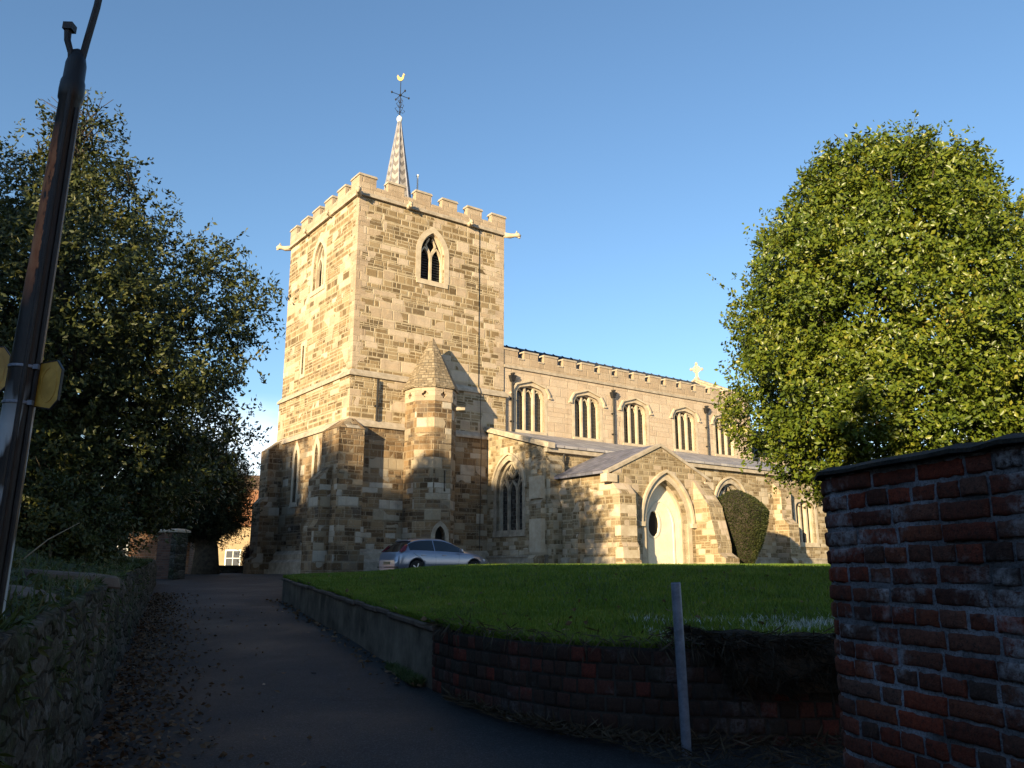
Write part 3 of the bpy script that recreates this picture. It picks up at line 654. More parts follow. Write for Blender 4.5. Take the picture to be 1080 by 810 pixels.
# spire
sp = MB(); sp.lathe([(1.17, 18.7), (0.08, 26.2)], (4.5, 4.5, 0), 8, R8)
def spire_mat():
    N = NT('banded_lead'); p = N.obj(); x, y, z = N.sep(p); g = N.sep(N.geo().outputs['Normal'])
    an = N.m('ARCTAN2', N.m('SUBTRACT', y, 4.5), N.m('SUBTRACT', x, 4.5))
    fr = N.m('ABSOLUTE', N.m('SUBTRACT', N.m('FRACT', N.m('ADD', N.m('MULTIPLY', an, 4 / math.pi), 0.5)), 0.5))
    zz = N.m('FRACT', N.m('MULTIPLY_ADD', fr, -0.9, N.m('MULTIPLY', z, 1.75)))
    k = N.mr(N.m('ABSOLUTE', N.m('SUBTRACT', zz, 0.5)), 0.2, 0.28, 0, 1)
    n_ = N.noise(p, 8, 4, .6)
    c = N.mix(k, (0.12, 0.105, 0.10), (0.29, 0.265, 0.25)); c = N.mix(N.mr(n_, .4, .75, 0, .5), c, (0.28, .25, .22))
    N.bump(k, .5, .02); return N.base(c, .6, .35)
M['spire'] = spire_mat()
spo = sp.build('spire', M['spire'], church)
rb = MB()
for k in range(8):
    q = R8 + k * math.pi / 4; rb.tube([(4.5 + 1.17 * math.cos(q), 4.5 + 1.17 * math.sin(q), 18.7), (4.5 + .09 * math.cos(q), 4.5 + .09 * math.sin(q), 26.2)], [.05, .03], 6)
rb.build('lead_rib', M['lead'], spo); MB().lathe([(.12, 26.15), (.17, 26.3), (.17, 26.42), (.08, 26.55)], (4.5, 4.5, 0), 10).build('spire_cap', M['white_metal'], spo)
wv = MB(); wv.tube([(4.5, 4.5, 26.5), (4.5, 4.5, 29.0)], [.035, .018], 6)
for q in range(4):
    dx, dy = [(1, 0), (0, 1), (-1, 0), (0, -1)][q]
    wv.tube([(4.5, 4.5, 27.95), (4.5 + .55 * dx, 4.5 + .55 * dy, 27.95)], .02, 5); wv.lathe([(.02, 0), (.06, .05), (.06, .1), (.02, .14)], (4.5 + .58 * dx, 4.5 + .58 * dy, 27.88), 6)
    for h in (26.8, 27.15, 27.45):
        s_ = .34 - (h - 26.8) * .25
        wv.tube([(4.5, 4.5, h), (4.5 + s_ * .6 * dx, 4.5 + s_ * .6 * dy, h + .02), (4.5 + s_ * dx, 4.5 + s_ * dy, h + .16), (4.5 + s_ * .7 * dx, 4.5 + s_ * .7 * dy, h + .24)], .016, 5)
wv.lathe([(.02, 27.86), (.09, 27.92), (.09, 27.98), (.02, 28.04)], (4.5, 4.5, 0), 8)
wvo = wv.build('weathervane', M['iron'], church)
ck = [(-.30, .12), (-.40, .36), (-.30, .52), (-.20, .38), (-.05, .26), (.10, .30), (.18, .48), (.22, .58), (.30, .60), (.34, .52), (.42, .48), (.33, .44), (.30, .26), (.20, .08), (.04, 0), (-.12, .02)]
cd = Vector((.75, -.66, 0)); kk = MB()
kk.prism(ck, lambda a, z, d: tuple(Vector((4.5, 4.5, 28.9 + z * .85)) + cd * a * .62 + Vector((.66, .75, 0)) * d), -.025, .025); kk.build('cockerel', M['gold'], wvo)
MB().tube([(5.9, 4.6, 18.8), (5.9, 4.6, 23.05)], .05, 8).lathe([(.05, 23.05), (.09, 23.08), (.09, 23.16), (.03, 23.2)], (5.9, 4.6, 0), 8).build('flagpole', M['white_metal'], church)
lc = MB(); lc.tube([(7.3, -.03, 18.4), (7.32, -.03, 9.5), (7.32, -.24, 9.2), (7.3, -.28, 7.1), (7.3, -.38, 6.7), (7.3, -.30, .9)], .016, 5); lc.build('lightning_conductor', M['iron'], church)

def downpipe(x, y, z0, z1, hopper=True, off=.12):
    d = MB(); d.tube([(x, y - off, z0), (x, y - off, z1)], .055, 8)
    if hopper:
        d.hexa([(x - .09, y - off - .08, z1 - .15), (x + .09, y - off - .08, z1 - .15), (x + .09, y - .01, z1 - .15), (x - .09, y - .01, z1 - .15), (x - .2, y - off - .16, z1 + .18), (x + .2, y - off - .16, z1 + .18), (x + .2, y - .01, z1 + .18), (x - .2, y - .01, z1 + .18)])
        d.tube([(x, y - .02, z1 + .3), (x, y - .3, z1 + .27)], .06, 6)
    z = z0 + .7
    while z < z1 - .4: d.box(x - .1, x + .1, y - off - .03, y - .005, z, z + .07); z += 1.25
    return d.build('downpipe', M['iron'], church)
downpipe(1.3, -.10, 6.95, 9.0, False)

# --- nave clerestory
NX0, NX1 = 9.03, 30.2; CY = 0.06
CW = [10.9, 15.1, 19.0, 23.5, 27.4]; CWW = 1.96
nave = MB().box(NX0, NX1, CY, 9.0, 4.5, 10.92); cut = MB()
for c in CW: cut.prism(flat4(c, CWW, 9.45, 10.0, 7.42), TS(CY), -.42, .2)
build_cut('clerestory', nave, cut, M['ashlar'], church)
def win4(c):
    T = TS(CY); f = MB(); path = flat4(c, CWW, 9.45, 10.0, 7.42)
    f.ribbon(path, .2, T, -.14, .012, off=.1); f.ribbon(path, .07, T, -.30, -.16, off=-.03)
    f.prism([(c - 1.12, 7.28), (c + 1.12, 7.28), (c + 1.08, 7.43), (c - 1.08, 7.43)], T, -.3, .06)
    for s_ in (-1, 1): f.ribbon([(c + s_ * .32, 7.43), (c + s_ * .32, 9.88)], .12, T, -.31, -.13)
    for k in (-1, 0, 1):
        cc = c + k * .64; f.ribbon([(cc - .27, 9.4), (cc - .2, 9.62), (cc, 9.76), (cc + .2, 9.62), (cc + .27, 9.4)], .06, T, -.31, -.2)
    fr = f.build('clerestory_window', M['dress'], church)
    g = MB().prism(flat4(c, CWW + .02, 9.45, 10.0, 7.42), T, -.40, -.345); g.build('glass', M['glass'], fr)
    h = MB(); a = CWW / 2 + .3
    h.ribbon([(c - a - .16, 9.42), (c - a, 9.42), (c - a, 9.62), (c - a + .25, 9.98), (c, 10.28), (c + a - .25, 9.98), (c + a, 9.62), (c + a, 9.42), (c + a + .16, 9.42)], .1, T, -.02, .12); h.build('hood_mould', M['dress'], fr)
for c in CW: win4(c)
for x in (9.55, 17.1, 25.5): downpipe(x, CY, 7.1, 10.2)
sc = MB(); sc.box(NX0, NX1, CY - .1, CY + .3, 10.80, 10.95); sc.build('string_course', M['coping'], church)
pa = MB(); cp = MB(); pa.box(NX0, NX1, CY - .02, CY + .36, 10.95, 11.38); x = NX0
while x < NX1 - .3:
    b_ = min(x + .98, NX1); pa.box(x, b_, CY - .02, CY + .36, 11.38, 11.82); cp.box(x - .03, b_ + .03, CY - .06, CY + .4, 11.82, 11.92)
    if b_ + .42 < NX1: cp.box(b_ + .032, b_ + .41, CY - .06, CY + .4, 11.38, 11.46)
    x += 1.42
par = pa.build('nave_parapet', M['parapet'], church); cp.build('coping', M['coping'], par)
nr = MB().prism([(.45, 10.95), (8.6, 10.95), (4.5, 13.55)], lambda a, z, d: (d, a, z), NX0 + .05, NX1 - .3)
nr.build('nave_roof', M['dark_lead'], church)
rdg = MB(); x = NX0 + .4
while x < NX1 - .5: rdg.tube([(x, .5, 11.02), (x, 4.5, 13.58)], .035, 5); x += .75
rdg.build('roof_roll', M['dark_lead'], church)
gb = MB().prism([(.06, 10.92), (8.95, 10.92), (8.95, 11.75), (4.5, 13.72), (.06, 11.75)], lambda a, z, d: (d, a, z), NX1 - .35, NX1 + .02); gbo = gb.build('east_gable', M['ashlar'], church)
cpg = MB().ribbon([(.0, 11.78), (4.5, 13.78), (9, 11.78)], .14, lambda a, z, d: (d, a, z), NX1 - .42, NX1 + .1); cpg.build('coping', M['coping'], gbo)
cr = MB(); T = lambda a, z, d: (NX1 - .16 + d, 4.5 + a, z); T2 = lambda a, z, d: (NX1 - .16 + a * .7, 4.5 - a * .7 + d, z)
cr.box(NX1 - .3, NX1 - .02, 4.36, 4.64, 13.75, 13.95)
cr.ribbon([(0, 13.95), (0, 15.0)], .13, T2, -.06, .06); cr.ribbon([(-.38, 14.58), (.38, 14.58)], .13, T2, -.057, .057)
for a, z in ((-.4, 14.58), (.4, 14.58), (0, 15.02)): cr.lathe([(.03, -.12), (.11, -.05), (.11, .05), (.03, .12)], T2(a, z, 0), 6)
cr.ribbon([(math.cos(q) * .24, 14.58 + math.sin(q) * .24) for q in [2 * math.pi * i / 16 for i in range(16)]], .06, T2, -.05, .05, closed=True)
cr.build('gable_cross', M['dress'], church)
MB().box(30.1, 40, 1.2, 7.8, -.5, 8.0).build('chancel', M['ashlar'], church)
MB().prism([(1.0, 8.0), (8.0, 8.0), (4.5, 10.6)], lambda a, z, d: (d, a, z), 30.25, 40.3).build('chancel_roof', M['dark_lead'], church)

# --- south aisle
AY = -5.1; AX0, AX1 = 7.8, 31.0
aw = [(AY, -.5), (0.0, -.5), (0.0, 7.05), (AY, 5.62)]
ai = MB().prism(aw, lambda a, z, d: (d, a, z), AX0, AX1)
wA = pointed(-2.15, 2.2, 3.95, 5.35, jamb=1.85)
wB = pointed(21.2, 2.3, 3.5, 4.75, jamb=1.9); wC = flat4(28.2, 1.9, 3.65, 4.1, 1.55)
cut = MB().prism(wA, TW(AX0), -.45, .2).prism(wB, TS(AY), -.45, .2).prism(wC, TS(AY), -.45, .2)
build_cut('south_aisle', ai, cut, M['aisle'], church)
def tracery3(c, wd, zs, apex, zb, T):
    f = MB(); path = pointed(c, wd, zs, apex, jamb=zb)
    f.ribbon(path, .24, T, -.18, .012, off=.12); f.ribbon(path, .14, T, -.34, -.2, off=-.06)
    f.prism([(c - wd / 2 - .25, zb - .3), (c + wd / 2 + .25, zb - .3), (c + wd / 2 + .2, zb + .01), (c - wd / 2 - .2, zb + .01)], T, -.3, .07)
    lw = wd / 3
    for s_ in (-.5, .5): f.ribbon([(c + s_ * lw, zb), (c + s_ * lw, zs + .02)], .1, T, -.35, -.2)
    for k in (-1, 0, 1):
        cc = c + k * lw * .98; f.ribbon([(cc - lw * .47, zs - .22), (cc - lw * .36, zs + .08), (cc, zs + .36), (cc + lw * .36, zs + .08), (cc + lw * .47, zs - .22)], .075, T, -.35, -.22)
    hh = apex - zs
    for s_ in (-1, 1):
        f.ribbon([(c + s_ * lw * .5, zs), (c + s_ * lw * .85, zs + hh * .38), (c + s_ * lw * .6, zs + hh * .62), (c + s_ * .02, zs + hh * .38)], .08, T, -.35, -.22)
        f.ribbon([(c + s_ * .02, zs + hh * .38), (c + s_ * lw * .42, zs + hh * .62), (c, zs + hh * .92)], .07, T, -.35, -.22)
    fr = f.build('aisle_window', M['dress_old'], church)
    MB().prism(pointed(c, wd + .02, zs, apex + .02, jamb=zb), T, -.44, -.38).build('glass', M['glass'], fr)
    MB().ribbon(pointed(c, wd + .62, zs - .05, apex + .34), .1, T, -.02, .1).build('hood_mould', M['dress'], fr)
tracery3(-2.15, 2.2, 3.95, 5.35, 1.85, TW(AX0)); tracery3(21.2, 2.3, 3.5, 4.75, 1.9, TS(AY))
f = MB(); T = TS(AY); path = flat4(28.2, 1.9, 3.65, 4.1, 1.55); f.ribbon(path, .24, T, -.18, .012, off=.12); f.ribbon(path, .14, T, -.34, -.2, off=-.06)
for s_ in (-1, 1): f.ribbon([(28.2 + s_ * .32, 1.55), (28.2 + s_ * .32, 3.95)], .16, T, -.35, -.15)
f.prism([(27.0, 1.3), (29.4, 1.3), (29.3, 1.56), (27.1, 1.56)], T, -.3, .07); fr = f.build('aisle_window', M['dress'], church)
MB().prism(flat4(28.2, 1.92, 3.65, 4.1, 1.55), T, -.44, -.38).build('glass', M['glass'], fr)
b = MB(); buttress(b, TW(AX0), AY - .02, AY + .85, [(5.3, .3, .22), (3.2, .2, .34), (.62, .12, .46)], -.5); b.build('buttress', M['aisle'], church)
b = MB(); buttress(b, TW(AX0), AY + .1, AY + .75, [(4.3, .02, .36), (3.4, .02, .36)], 2.6); b = MB(); b.box(AX0 - .35, AX0 - .1, AY - .026, AY + .858, 3.25, 4.3); b.build('buttress_facing', M['dress'], church); b = MB(); b.box(AX0 - .352, AX0 - .1, AY - .026, AY + .858, .75, 2.3); b.build('buttress_facing', M['dress'], church)
b = MB(); buttress(b, TS(AY), AX0 + .01, AX0 + .9, [(5.2, .3, .3), (3.2, .25, .5)], -.5); b.build('buttress', M['aisle'], church)
for xb in (25.1, 17.2):
    b = MB(); buttress(b, TS(AY), xb, xb + .95, [(5.0, .5, .55), (2.9, .35, .95), (.6, .15, 1.1)], -.5); b.build('buttress', M['porch'], church)
pl = MB(); pl.box(AX0 - .12, AX0 + .1, AY - .12, -.3, -.5, .55); pl.box(AX0 - .12, AX1, AY - .12, AY + .1, -.5, .55); pl.box(AX0 - .17, AX0 + .1, AY - .17, -.3, .55, .64); pl.box(AX0 - .17, AX1, AY - .17, AY + .1, .55, .64); pl.build('plinth', M['dress_old'], church)
ar = MB().prism([(-5.42, 5.66), (.05, 7.17), (.05, 7.29), (-5.42, 5.78)], lambda a, z, d: (d, a, z), AX0 - .12, AX1 + .1); ar.build('aisle_roof', M['aisle_roof'], church)
ev = MB().box(AX0 - .1, AX1 + .1, -5.34, -5.1, 5.44, 5.64); ev.build('eaves_course', M['coping'], church)
cpa = MB().prism([(-5.5, 5.60), (-.06, 7.1), (-.06, 7.36), (-5.5, 5.86)], lambda a, z, d: (d, a, z), AX0 - .16, AX0 + .26); cpa.build('coping', M['coping'], church)
d = MB(); d.tube([(8.78, -5.25, -.2), (8.78, -5.25, 5.0), (8.78, -5.3, 5.4)], .055, 8); d.build('downpipe', M['iron'], church)

# --- porch
PX0, PX1, PY = 8.35, 14.5, -9.07; PM = 11.42
body = MB().prism([(PX0, -.5), (PX1, -.5), (PX1, 4.25), (PM, 5.5), (PX0, 4.25)], TS(AY), .02, AY - PY)
arch = pointed(PM + .27, 2.75, 2.05, 4.02, 12, jamb=-.1)
cut = MB().prism(arch, TS(PY), -.72, .3)
po = build_cut('porch', body, cut, M['porch'], church)
f = MB(); T = TS(PY); f.ribbon(arch, .26, T, -.3, .014, off=.13); f.ribbon(pointed(PM + .27, 2.66, 2.05, 3.96, 12, jamb=-.1), .1, T, -.5, -.31, off=.0)
f.ribbon(pointed(PM + .27, 3.42, 2.0, 4.42, 12), .13, T, -.02, .13)
for s_ in (-1, 1): f.box(PM + .27 + s_ * 1.72 - .17, PM + .27 + s_ * 1.72 + .17, PY - .16, PY + .02, 1.86, 2.06)
f.build('door_arch', M['dress'], po)
c = PM + .27
bw = MB().prism(pointed(c, 2.74, 2.05, 4.0, 12, jamb=-.1), T, -.71, -.48)
cut = MB().prism([(c - .42 + .40 * math.cos(q), 2.02 + .58 * math.sin(q)) for q in [2 * math.pi * i / 24 for i in range(24)]], T, -.62, -.2)
dw = build_cut('porch_door', bw, cut, M['cream'], po)
ir = MB().ribbon(pointed(c + .05, 1.7, 1.9, 3.1, 10, jamb=0.05), .09, T, -.49, -.44); ir.ribbon([(c - .42 + .43 * math.cos(q), 2.02 + .61 * math.sin(q)) for q in [2 * math.pi * i / 24 for i in range(24)]], .08, T, -.49, -.445, closed=True)
ir.build('moulding', M['cream'], po)
MB().prism([(c - .42 + .40 * math.cos(q), 2.02 + .58 * math.sin(q)) for q in [2 * math.pi * i / 24 for i in range(24)]], T, -.615, -.56).build('dark_oval_opening', M['void'], po)
# porch roof slabs and gable coping
ro = MB()
for s_ in (-1, 1):
    e = PX0 - .3 if s_ < 0 else PX1 + .3; ze = 4.12
    ro.prism([(e, ze), (PM, 5.52), (PM, 5.66), (e, ze + .14)] if s_ < 0 else [(PM, 5.52), (e, ze), (e, ze + .14), (PM, 5.66)], TS(AY), .05, AY - PY - .25)
ro.build('porch_roof', M['porch_roof'], po)
g = MB().ribbon([(PX0 - .3, 4.16), (PM, 5.62), (PX1 + .3, 4.16)], .13, T, -.28, .07); g.build('coping', M['coping'], po)
MB().box(PX0 - .42, PX0 + .2, PY - .1, PY + .32, 3.72, 4.08).build('kneeler', M['dress'], po); kn = MB().box(PX1 - .2, PX1 + .42, PY - .1, PY + .32, 3.72, 4.08); kn.build('kneeler', M['dress'], po)
b = MB(); buttress(b, TS(PY), PX0 - .02, PX0 + .95, [(3.7, .45, .45), (1.15, .2, .56), (.4, .06, .68)], -.5)
b.build('porch_buttress', M['porch'], po); b = MB()
buttress(b, TS(PY), PX1 - .95, PX1 + .02, [(4.1, 1.25, .9), (2.7, 1.6, 1.3), (.72, .25, 1.7)], -.5)
b.build('porch_buttress', M['porch'], po)
qb = MB(); z = .45; k = 0
while z < 3.0:
    h = random.uniform(.28, .5)
    if k % 2 == 0: MB().box(PX0 - .026, PX0 + .955, PY - .456 - .12 * (z < 1.0), PY - .1, z, z + h).build('quoin', M['dress'], po)
    z += h + .12; k += 1
b = MB(); buttress(b, TW(PX0), -7.15, -6.65, [(3.0, .5, .28), (1.6, .2, .4), (.5, .1, .5)], -.5); b.build('buttress', M['aisle'], po)
pl = MB().box(PX0 - .12, PX0 + .1, PY - .1, AY - .2, -.5, .5); pl.build('plinth', M['dress_old'], po)

# ================================================================== SOLID ROUND THE LANE
def brick_courses(name, path, z_of, h, mat, mortar, parent, brick=(.206, .0555, .098), pitch=(.219, .0690), thick=.3, seed=1, proud=.007, amp=.0025, header_rate=.3, solid=True, vj=0.0):
    """path: plan polyline (outside face on its right-hand side); one mesh of separate bricks and one core of mortar"""
    rr = random.Random(seed); P = [Vector((a, b)) for a, b in path]; L = [0]
    for a, b in zip(P, P[1:]): L.append(L[-1] + (b - a).length)
    def at(s):
        s = min(max(s, 0), L[-1] - 1e-5)
        for k in range(len(P) - 1):
            if s <= L[k + 1]:
                t = (P[k + 1] - P[k]).normalized(); return P[k] + t * (s - L[k]), Vector((t.y, -t.x))
    V = []; F = []; nrow = round(h / pitch[1]); ph = h / nrow
    for r in range(nrow):
        s = -rr.uniform(0, .2); hr = (r % 3 == 1)
        while s < L[-1]:
            ln = (brick[2] if (hr and rr.random() < .75) or rr.random() < header_rate else brick[0]) * rr.uniform(.94, 1.05)
            s0, s1 = max(s, 0), min(s + ln, L[-1]); s += ln + pitch[0] - brick[0] + vj
            if s1 - s0 < .03: continue
            z0 = r * ph + .003 + rr.uniform(-.003, .003); z1 = z0 + brick[1] + (ph - pitch[1]) + rr.uniform(-.004, .003); dp = max(.003, proud + rr.uniform(-.005, .006))
            e_ = .006; fx = [0, e_ / (s1 - s0)] + [k / max(3, int((s1 - s0) / .022)) for k in range(1, max(3, int((s1 - s0) / .022)))] + [1 - e_ / (s1 - s0), 1]
            fy = [0, e_ / (z1 - z0), .36, .64, 1 - e_ / (z1 - z0), 1]; nx = len(fx) - 1; nyy = len(fy) - 1; b0 = len(V)
            for j in range(nyy + 1):
                for i in range(nx + 1):
                    fs, fz = fx[i], fy[j]; p, n = at(s0 + (s1 - s0) * fs)
                    edge = min(min(fs, 1 - fs) * (s1 - s0), min(fz, 1 - fz) * (z1 - z0))
                    zz = z0 + (z1 - z0) * fz; q = Vector((p.x * 26, p.y * 26, zz * 26))
                    d = dp + amp * mnoise.noise(q) - (.007 if edge < .002 else 0) + .0035 * mnoise.noise(q * 2.3)
                    if edge < .002: zz += .006 * mnoise.noise(q * 2.2 + Vector((9, 1, 3)))
                    V.append((p.x + n.x * d, p.y + n.y * d, z_of(s0) + zz))
            bi = len(V); ring = [b0 + i for i in range(nx + 1)] + [b0 + (j * (nx + 1)) + nx for j in range(1, nyy + 1)] + [b0 + nyy * (nx + 1) + i for i in range(nx - 1, -1, -1)] + [b0 + j * (nx + 1) for j in range(nyy - 1, 0, -1)]
            for k in ring:   # the brick's sides, back into the mortar
                x, y, z = V[k]; p, n = at((s0 + s1) / 2); V.append((x - n.x * .03, y - n.y * .03, z))
            for j in range(nyy):
                for i in range(nx): F.append((b0 + j * (nx + 1) + i, b0 + j * (nx + 1) + i + 1, b0 + (j + 1) * (nx + 1) + i + 1, b0 + (j + 1) * (nx + 1) + i))
            m_ = len(ring)
            for k in range(m_): F.append((ring[k], bi + k, bi + (k + 1) % m_, ring[(k + 1) % m_]))
    o = np_mesh(name, V, F, mat, parent)
    # mortar core
    ns = max(8, int(L[-1] / .03)); nzv = int(h / .025); V = []; F = []
    for j in range(nzv + 1):
        for i in range(ns + 1):
            p, n = at(L[-1] * i / ns); zz = h * j / nzv; q = Vector((p.x * 30, p.y * 30, zz * 30)); d = -.002 + .004 * mnoise.noise(q) + .004 * mnoise.noise(q * 2.6)
            V.append((p.x + n.x * d, p.y + n.y * d, z_of(L[-1] * i / ns) + zz))
    for j in range(nzv):
        for i in range(ns): F.append((j * (ns + 1) + i, j * (ns + 1) + i + 1, (j + 1) * (ns + 1) + i + 1, (j + 1) * (ns + 1) + i))
    if solid:    # back face and top
        b0 = len(V)
        for j in (0, 1):
            for i in range(ns + 1):
                p, n = at(L[-1] * i / ns); V.append((p.x - n.x * thick, p.y - n.y * thick, z_of(L[-1] * i / ns) + h * j))
        for i in range(ns):
            F.append((b0 + i, b0 + ns + 1 + i, b0 + ns + 2 + i, b0 + i + 1)); t0 = nzv * (ns + 1) + i; F.append((t0, t0 + 1, b0 + ns + 2 + i, b0 + ns + 1 + i))
        F.append((0, nzv * (ns + 1), b0 + ns + 1, b0)); e = ns; F.append((e, b0 + ns, b0 + 2 * ns + 1, nzv * (ns + 1) + ns))
    np_mesh('mortar', V, F, mortar, parent)
    return o
# near brick wall on the right: rounded end, then running back past the camera
bw = empty('brick_wall', (1.275, 3.45, -1.5), 0, label='tall old red brick wall with pale lime mortar and a rounded end, close on the right', cat='wall')
dirv = Vector((.27, -.963)); nrm = Vector((dirv.y, -dirv.x))
arc = []; t_ = .34; cen = Vector((0.10, -0.02)) 
back = [Vector((1.2, .42)), Vector((.6, .30)), Vector((.30, .20))]
front = [Vector((.0, -.16)) + dirv * s for s in (0, .5, 1, 2, 3, 4.5)]
plan = [(q.x, q.y) for q in back] + [(.17, .14), (.09, .085), (.04, .03), (.01, -.04), (-.003, -.10)] + [(q.x, q.y) for q in front]
plan = plan[::1]
WALL_H = 1.5 + .362
brick_courses('brickwork', plan, lambda s: 0.0, WALL_H, M['brick'], M['mortar'], bw, seed=4, thick=.3)
for ch in bw.children: pass
cpm = MB(); V = []
def coping_strip(mb, plan, over, thick, z0, z1, n=60):
    P = [Vector(p) for p in plan]; L = [0]
    for a, b in zip(P, P[1:]): L.append(L[-1] + (b - a).length)
    rows = []
    for i in range(n + 1):
        s = L[-1] * i / n
        for k in range(len(P) - 1):
            if s <= L[k + 1] + 1e-6:
                t = (P[k + 1] - P[k]).normalized(); p = P[k] + t * (s - L[k]); break
        nn = Vector((t.y, -t.x)); e = .012 * mnoise.noise(Vector((s * 7, 1, 2))); e2 = .01 * mnoise.noise(Vector((s * 9, 5, 2)))
        a = p + nn * (over + e); b = p - nn * thick; m = p + nn * (over - .05)
        rows.append([(a.x, a.y, z0 + e2), (a.x, a.y, z1 - .02 + e2), (m.x, m.y, z1 + e2), (b.x, b.y, z1 + .03 + e2), (b.x, b.y, z0)])
    vs = [q for r in rows for q in r]; fs = []
    for i in range(n):
        for k in range(5): fs.append((i * 5 + k, i * 5 + (k + 1) % 5, (i + 1) * 5 + (k + 1) % 5, (i + 1) * 5 + k))
    fs += [(4, 3, 2, 1, 0), tuple(n * 5 + k for k in range(5))]
    mb.add(vs, fs)
coping_strip(cpm, plan, .035, .32, WALL_H + .002, WALL_H + .036)
M['dark_coping'] = simple('mossy_coping', (0.010, 0.010, 0.009), (0.035, 0.032, 0.026), 6.0, bump=0.9, dist=.02)
cpm.build('coping', M['dark_coping'], bw)

# plastered retaining wall along the lane
rw = empty('retaining_wall', (-0.87, 9.45, -1.27), 0, label='low rendered retaining wall with flat coping stones running up the lane beside the lawn', cat='wall')
def along(y): return -0.87 - 0.40 * (y - 9.45)
V = MB(); n = 30
for i in range(n):
    y0, y1 = 9.45 + 12.95 * i / n, 9.45 + 12.95 * (i + 1) / n; pts = []
    f0 = lambda y: (along(y) + .87, y - 9.45)
    a, b = f0(y0), f0(y1); zt0, zt1 = -.66 + .0286 * (y0 - 9.45) + 1.27, -.66 + .0286 * (y1 - 9.45) + 1.27
    zb0, zb1 = lz(y0) - .1 + 1.27, lz(y1) - .1 + 1.27; e0, e1 = .015 * nz(y0 * 2, 1), .015 * nz(y1 * 2, 1)
    V.hexa([(a[0] + e0, a[1], zb0), (a[0] + .3, a[1] + .1, zb0), (b[0] + .3, b[1] + .1, zb1), (b[0] + e1, b[1], zb1), (a[0] + e0, a[1], zt0), (a[0] + .3, a[1] + .1, zt0), (b[0] + .3, b[1] + .1, zt1), (b[0] + e1, b[1], zt1)])
me = V.mesh('wall_face'); bm = bmesh.new(); bm.from_mesh(me); bmesh.ops.remove_doubles(bm, verts=bm.verts[:], dist=.0005); bm.to_mesh(me); bm.free(); link('rendered_face', me, M['plaster'], rw)
cs = MB(); y = 9.38
while y < 22.3:
    l_ = random.uniform(.5, .85); y1 = min(y + l_, 22.45); a = (along(y) + .87, y - 9.45); b = (along(y1) + .87, y1 - 9.45 - .015); dz = random.uniform(-.012, .012); o_ = random.uniform(-.02, .02) - .05
    z0, z1 = -.66 + .0286 * (y - 9.45) + 1.272 + dz, -.66 + .0286 * (y1 - 9.45) + 1.272 + dz
    cs.hexa([(a[0] + o_, a[1], z0), (a[0] + .36, a[1] + .13, z0), (b[0] + .36, b[1] + .13, z1), (b[0] + o_, b[1], z1), (a[0] + o_, a[1], z0 + .065), (a[0] + .36, a[1] + .13, z0 + .07), (b[0] + .36, b[1] + .13, z1 + .07), (b[0] + o_, b[1], z1 + .065)]); y = y1
cs.build('coping_stone', M['slab'], rw, bevel=.012)
# brick retaining wall round the lawn's front corner
br = empty('brick_retaining_wall', (-0.87, 9.4, -1.40), 0, label='low crumbling dark brick retaining wall curving under the front edge of the lawn', cat='wall')
pathR = [(x + .87, y - 9.4) for x, y in [(-0.86, 9.40), (-0.55, 8.70), (0.0, 7.88), (0.55, 7.34), (1.2, 7.04), (2.2, 6.92), (4.0, 6.92), (6.5, 7.0)]]
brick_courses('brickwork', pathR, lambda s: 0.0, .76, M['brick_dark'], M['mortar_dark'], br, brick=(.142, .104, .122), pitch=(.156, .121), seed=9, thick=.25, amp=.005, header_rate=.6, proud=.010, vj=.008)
# left rubble wall
def rub_pt(u, v):
    y = -3 + u * 33.5; x = wl_x(y); zb = lz(y) - .1; zt = wl_top(y)
    k = min(v / .86, 1); z = zb + (zt - zb) * k
    q = Vector((x * 2.2, y * 2.2, z * 3.6)); d = .055 * mnoise.noise(q) + .03 * mnoise.noise(q * 2.7) - .10 * k
    if v > .86: d -= (v - .86) / .14 * .5; z += .02 * math.sin((v - .86) / .14 * math.pi)
    return (x + d * .92, y + d * .37, z)
o = grid_obj('stone_wall', 420, 34, rub_pt, M['rubble'], None); tag(o, 'mossy rubble stone wall holding up the bank along the left side of the lane', 'wall')
sl_ = MB(); sl_.lathe([(.5, 0), (.56, .03), (.55, .12), (.46, .17)], (0, 0, 0), 9, .2); o = sl_.build('stone_slab', M['slab'], None, bevel=.01); o.location = (-3.5, 6.0, -.26); o.rotation_euler = (R(4), R(9), .5); o.scale = (.5, .7, .7)
tag(o, 'brown weathered slab lying on the wall top beside the black post', 'stone slab')
o = MB().hexa([(-.5, -.28, 0), (.5, -.25, 0), (.45, .28, 0), (-.45, .25, 0), (-.46, -.25, .1), (.45, -.22, .13), (.42, .24, .12), (-.42, .22, .09)]).build('stone_slab', M['slab'], None, bevel=.02); o.location = (-4.65, 8.8, -.14); o.rotation_euler = (R(5), R(6), .9)
tag(o, 'flat brown slab half buried in weeds on the bank edge, further up the lane', 'stone slab')

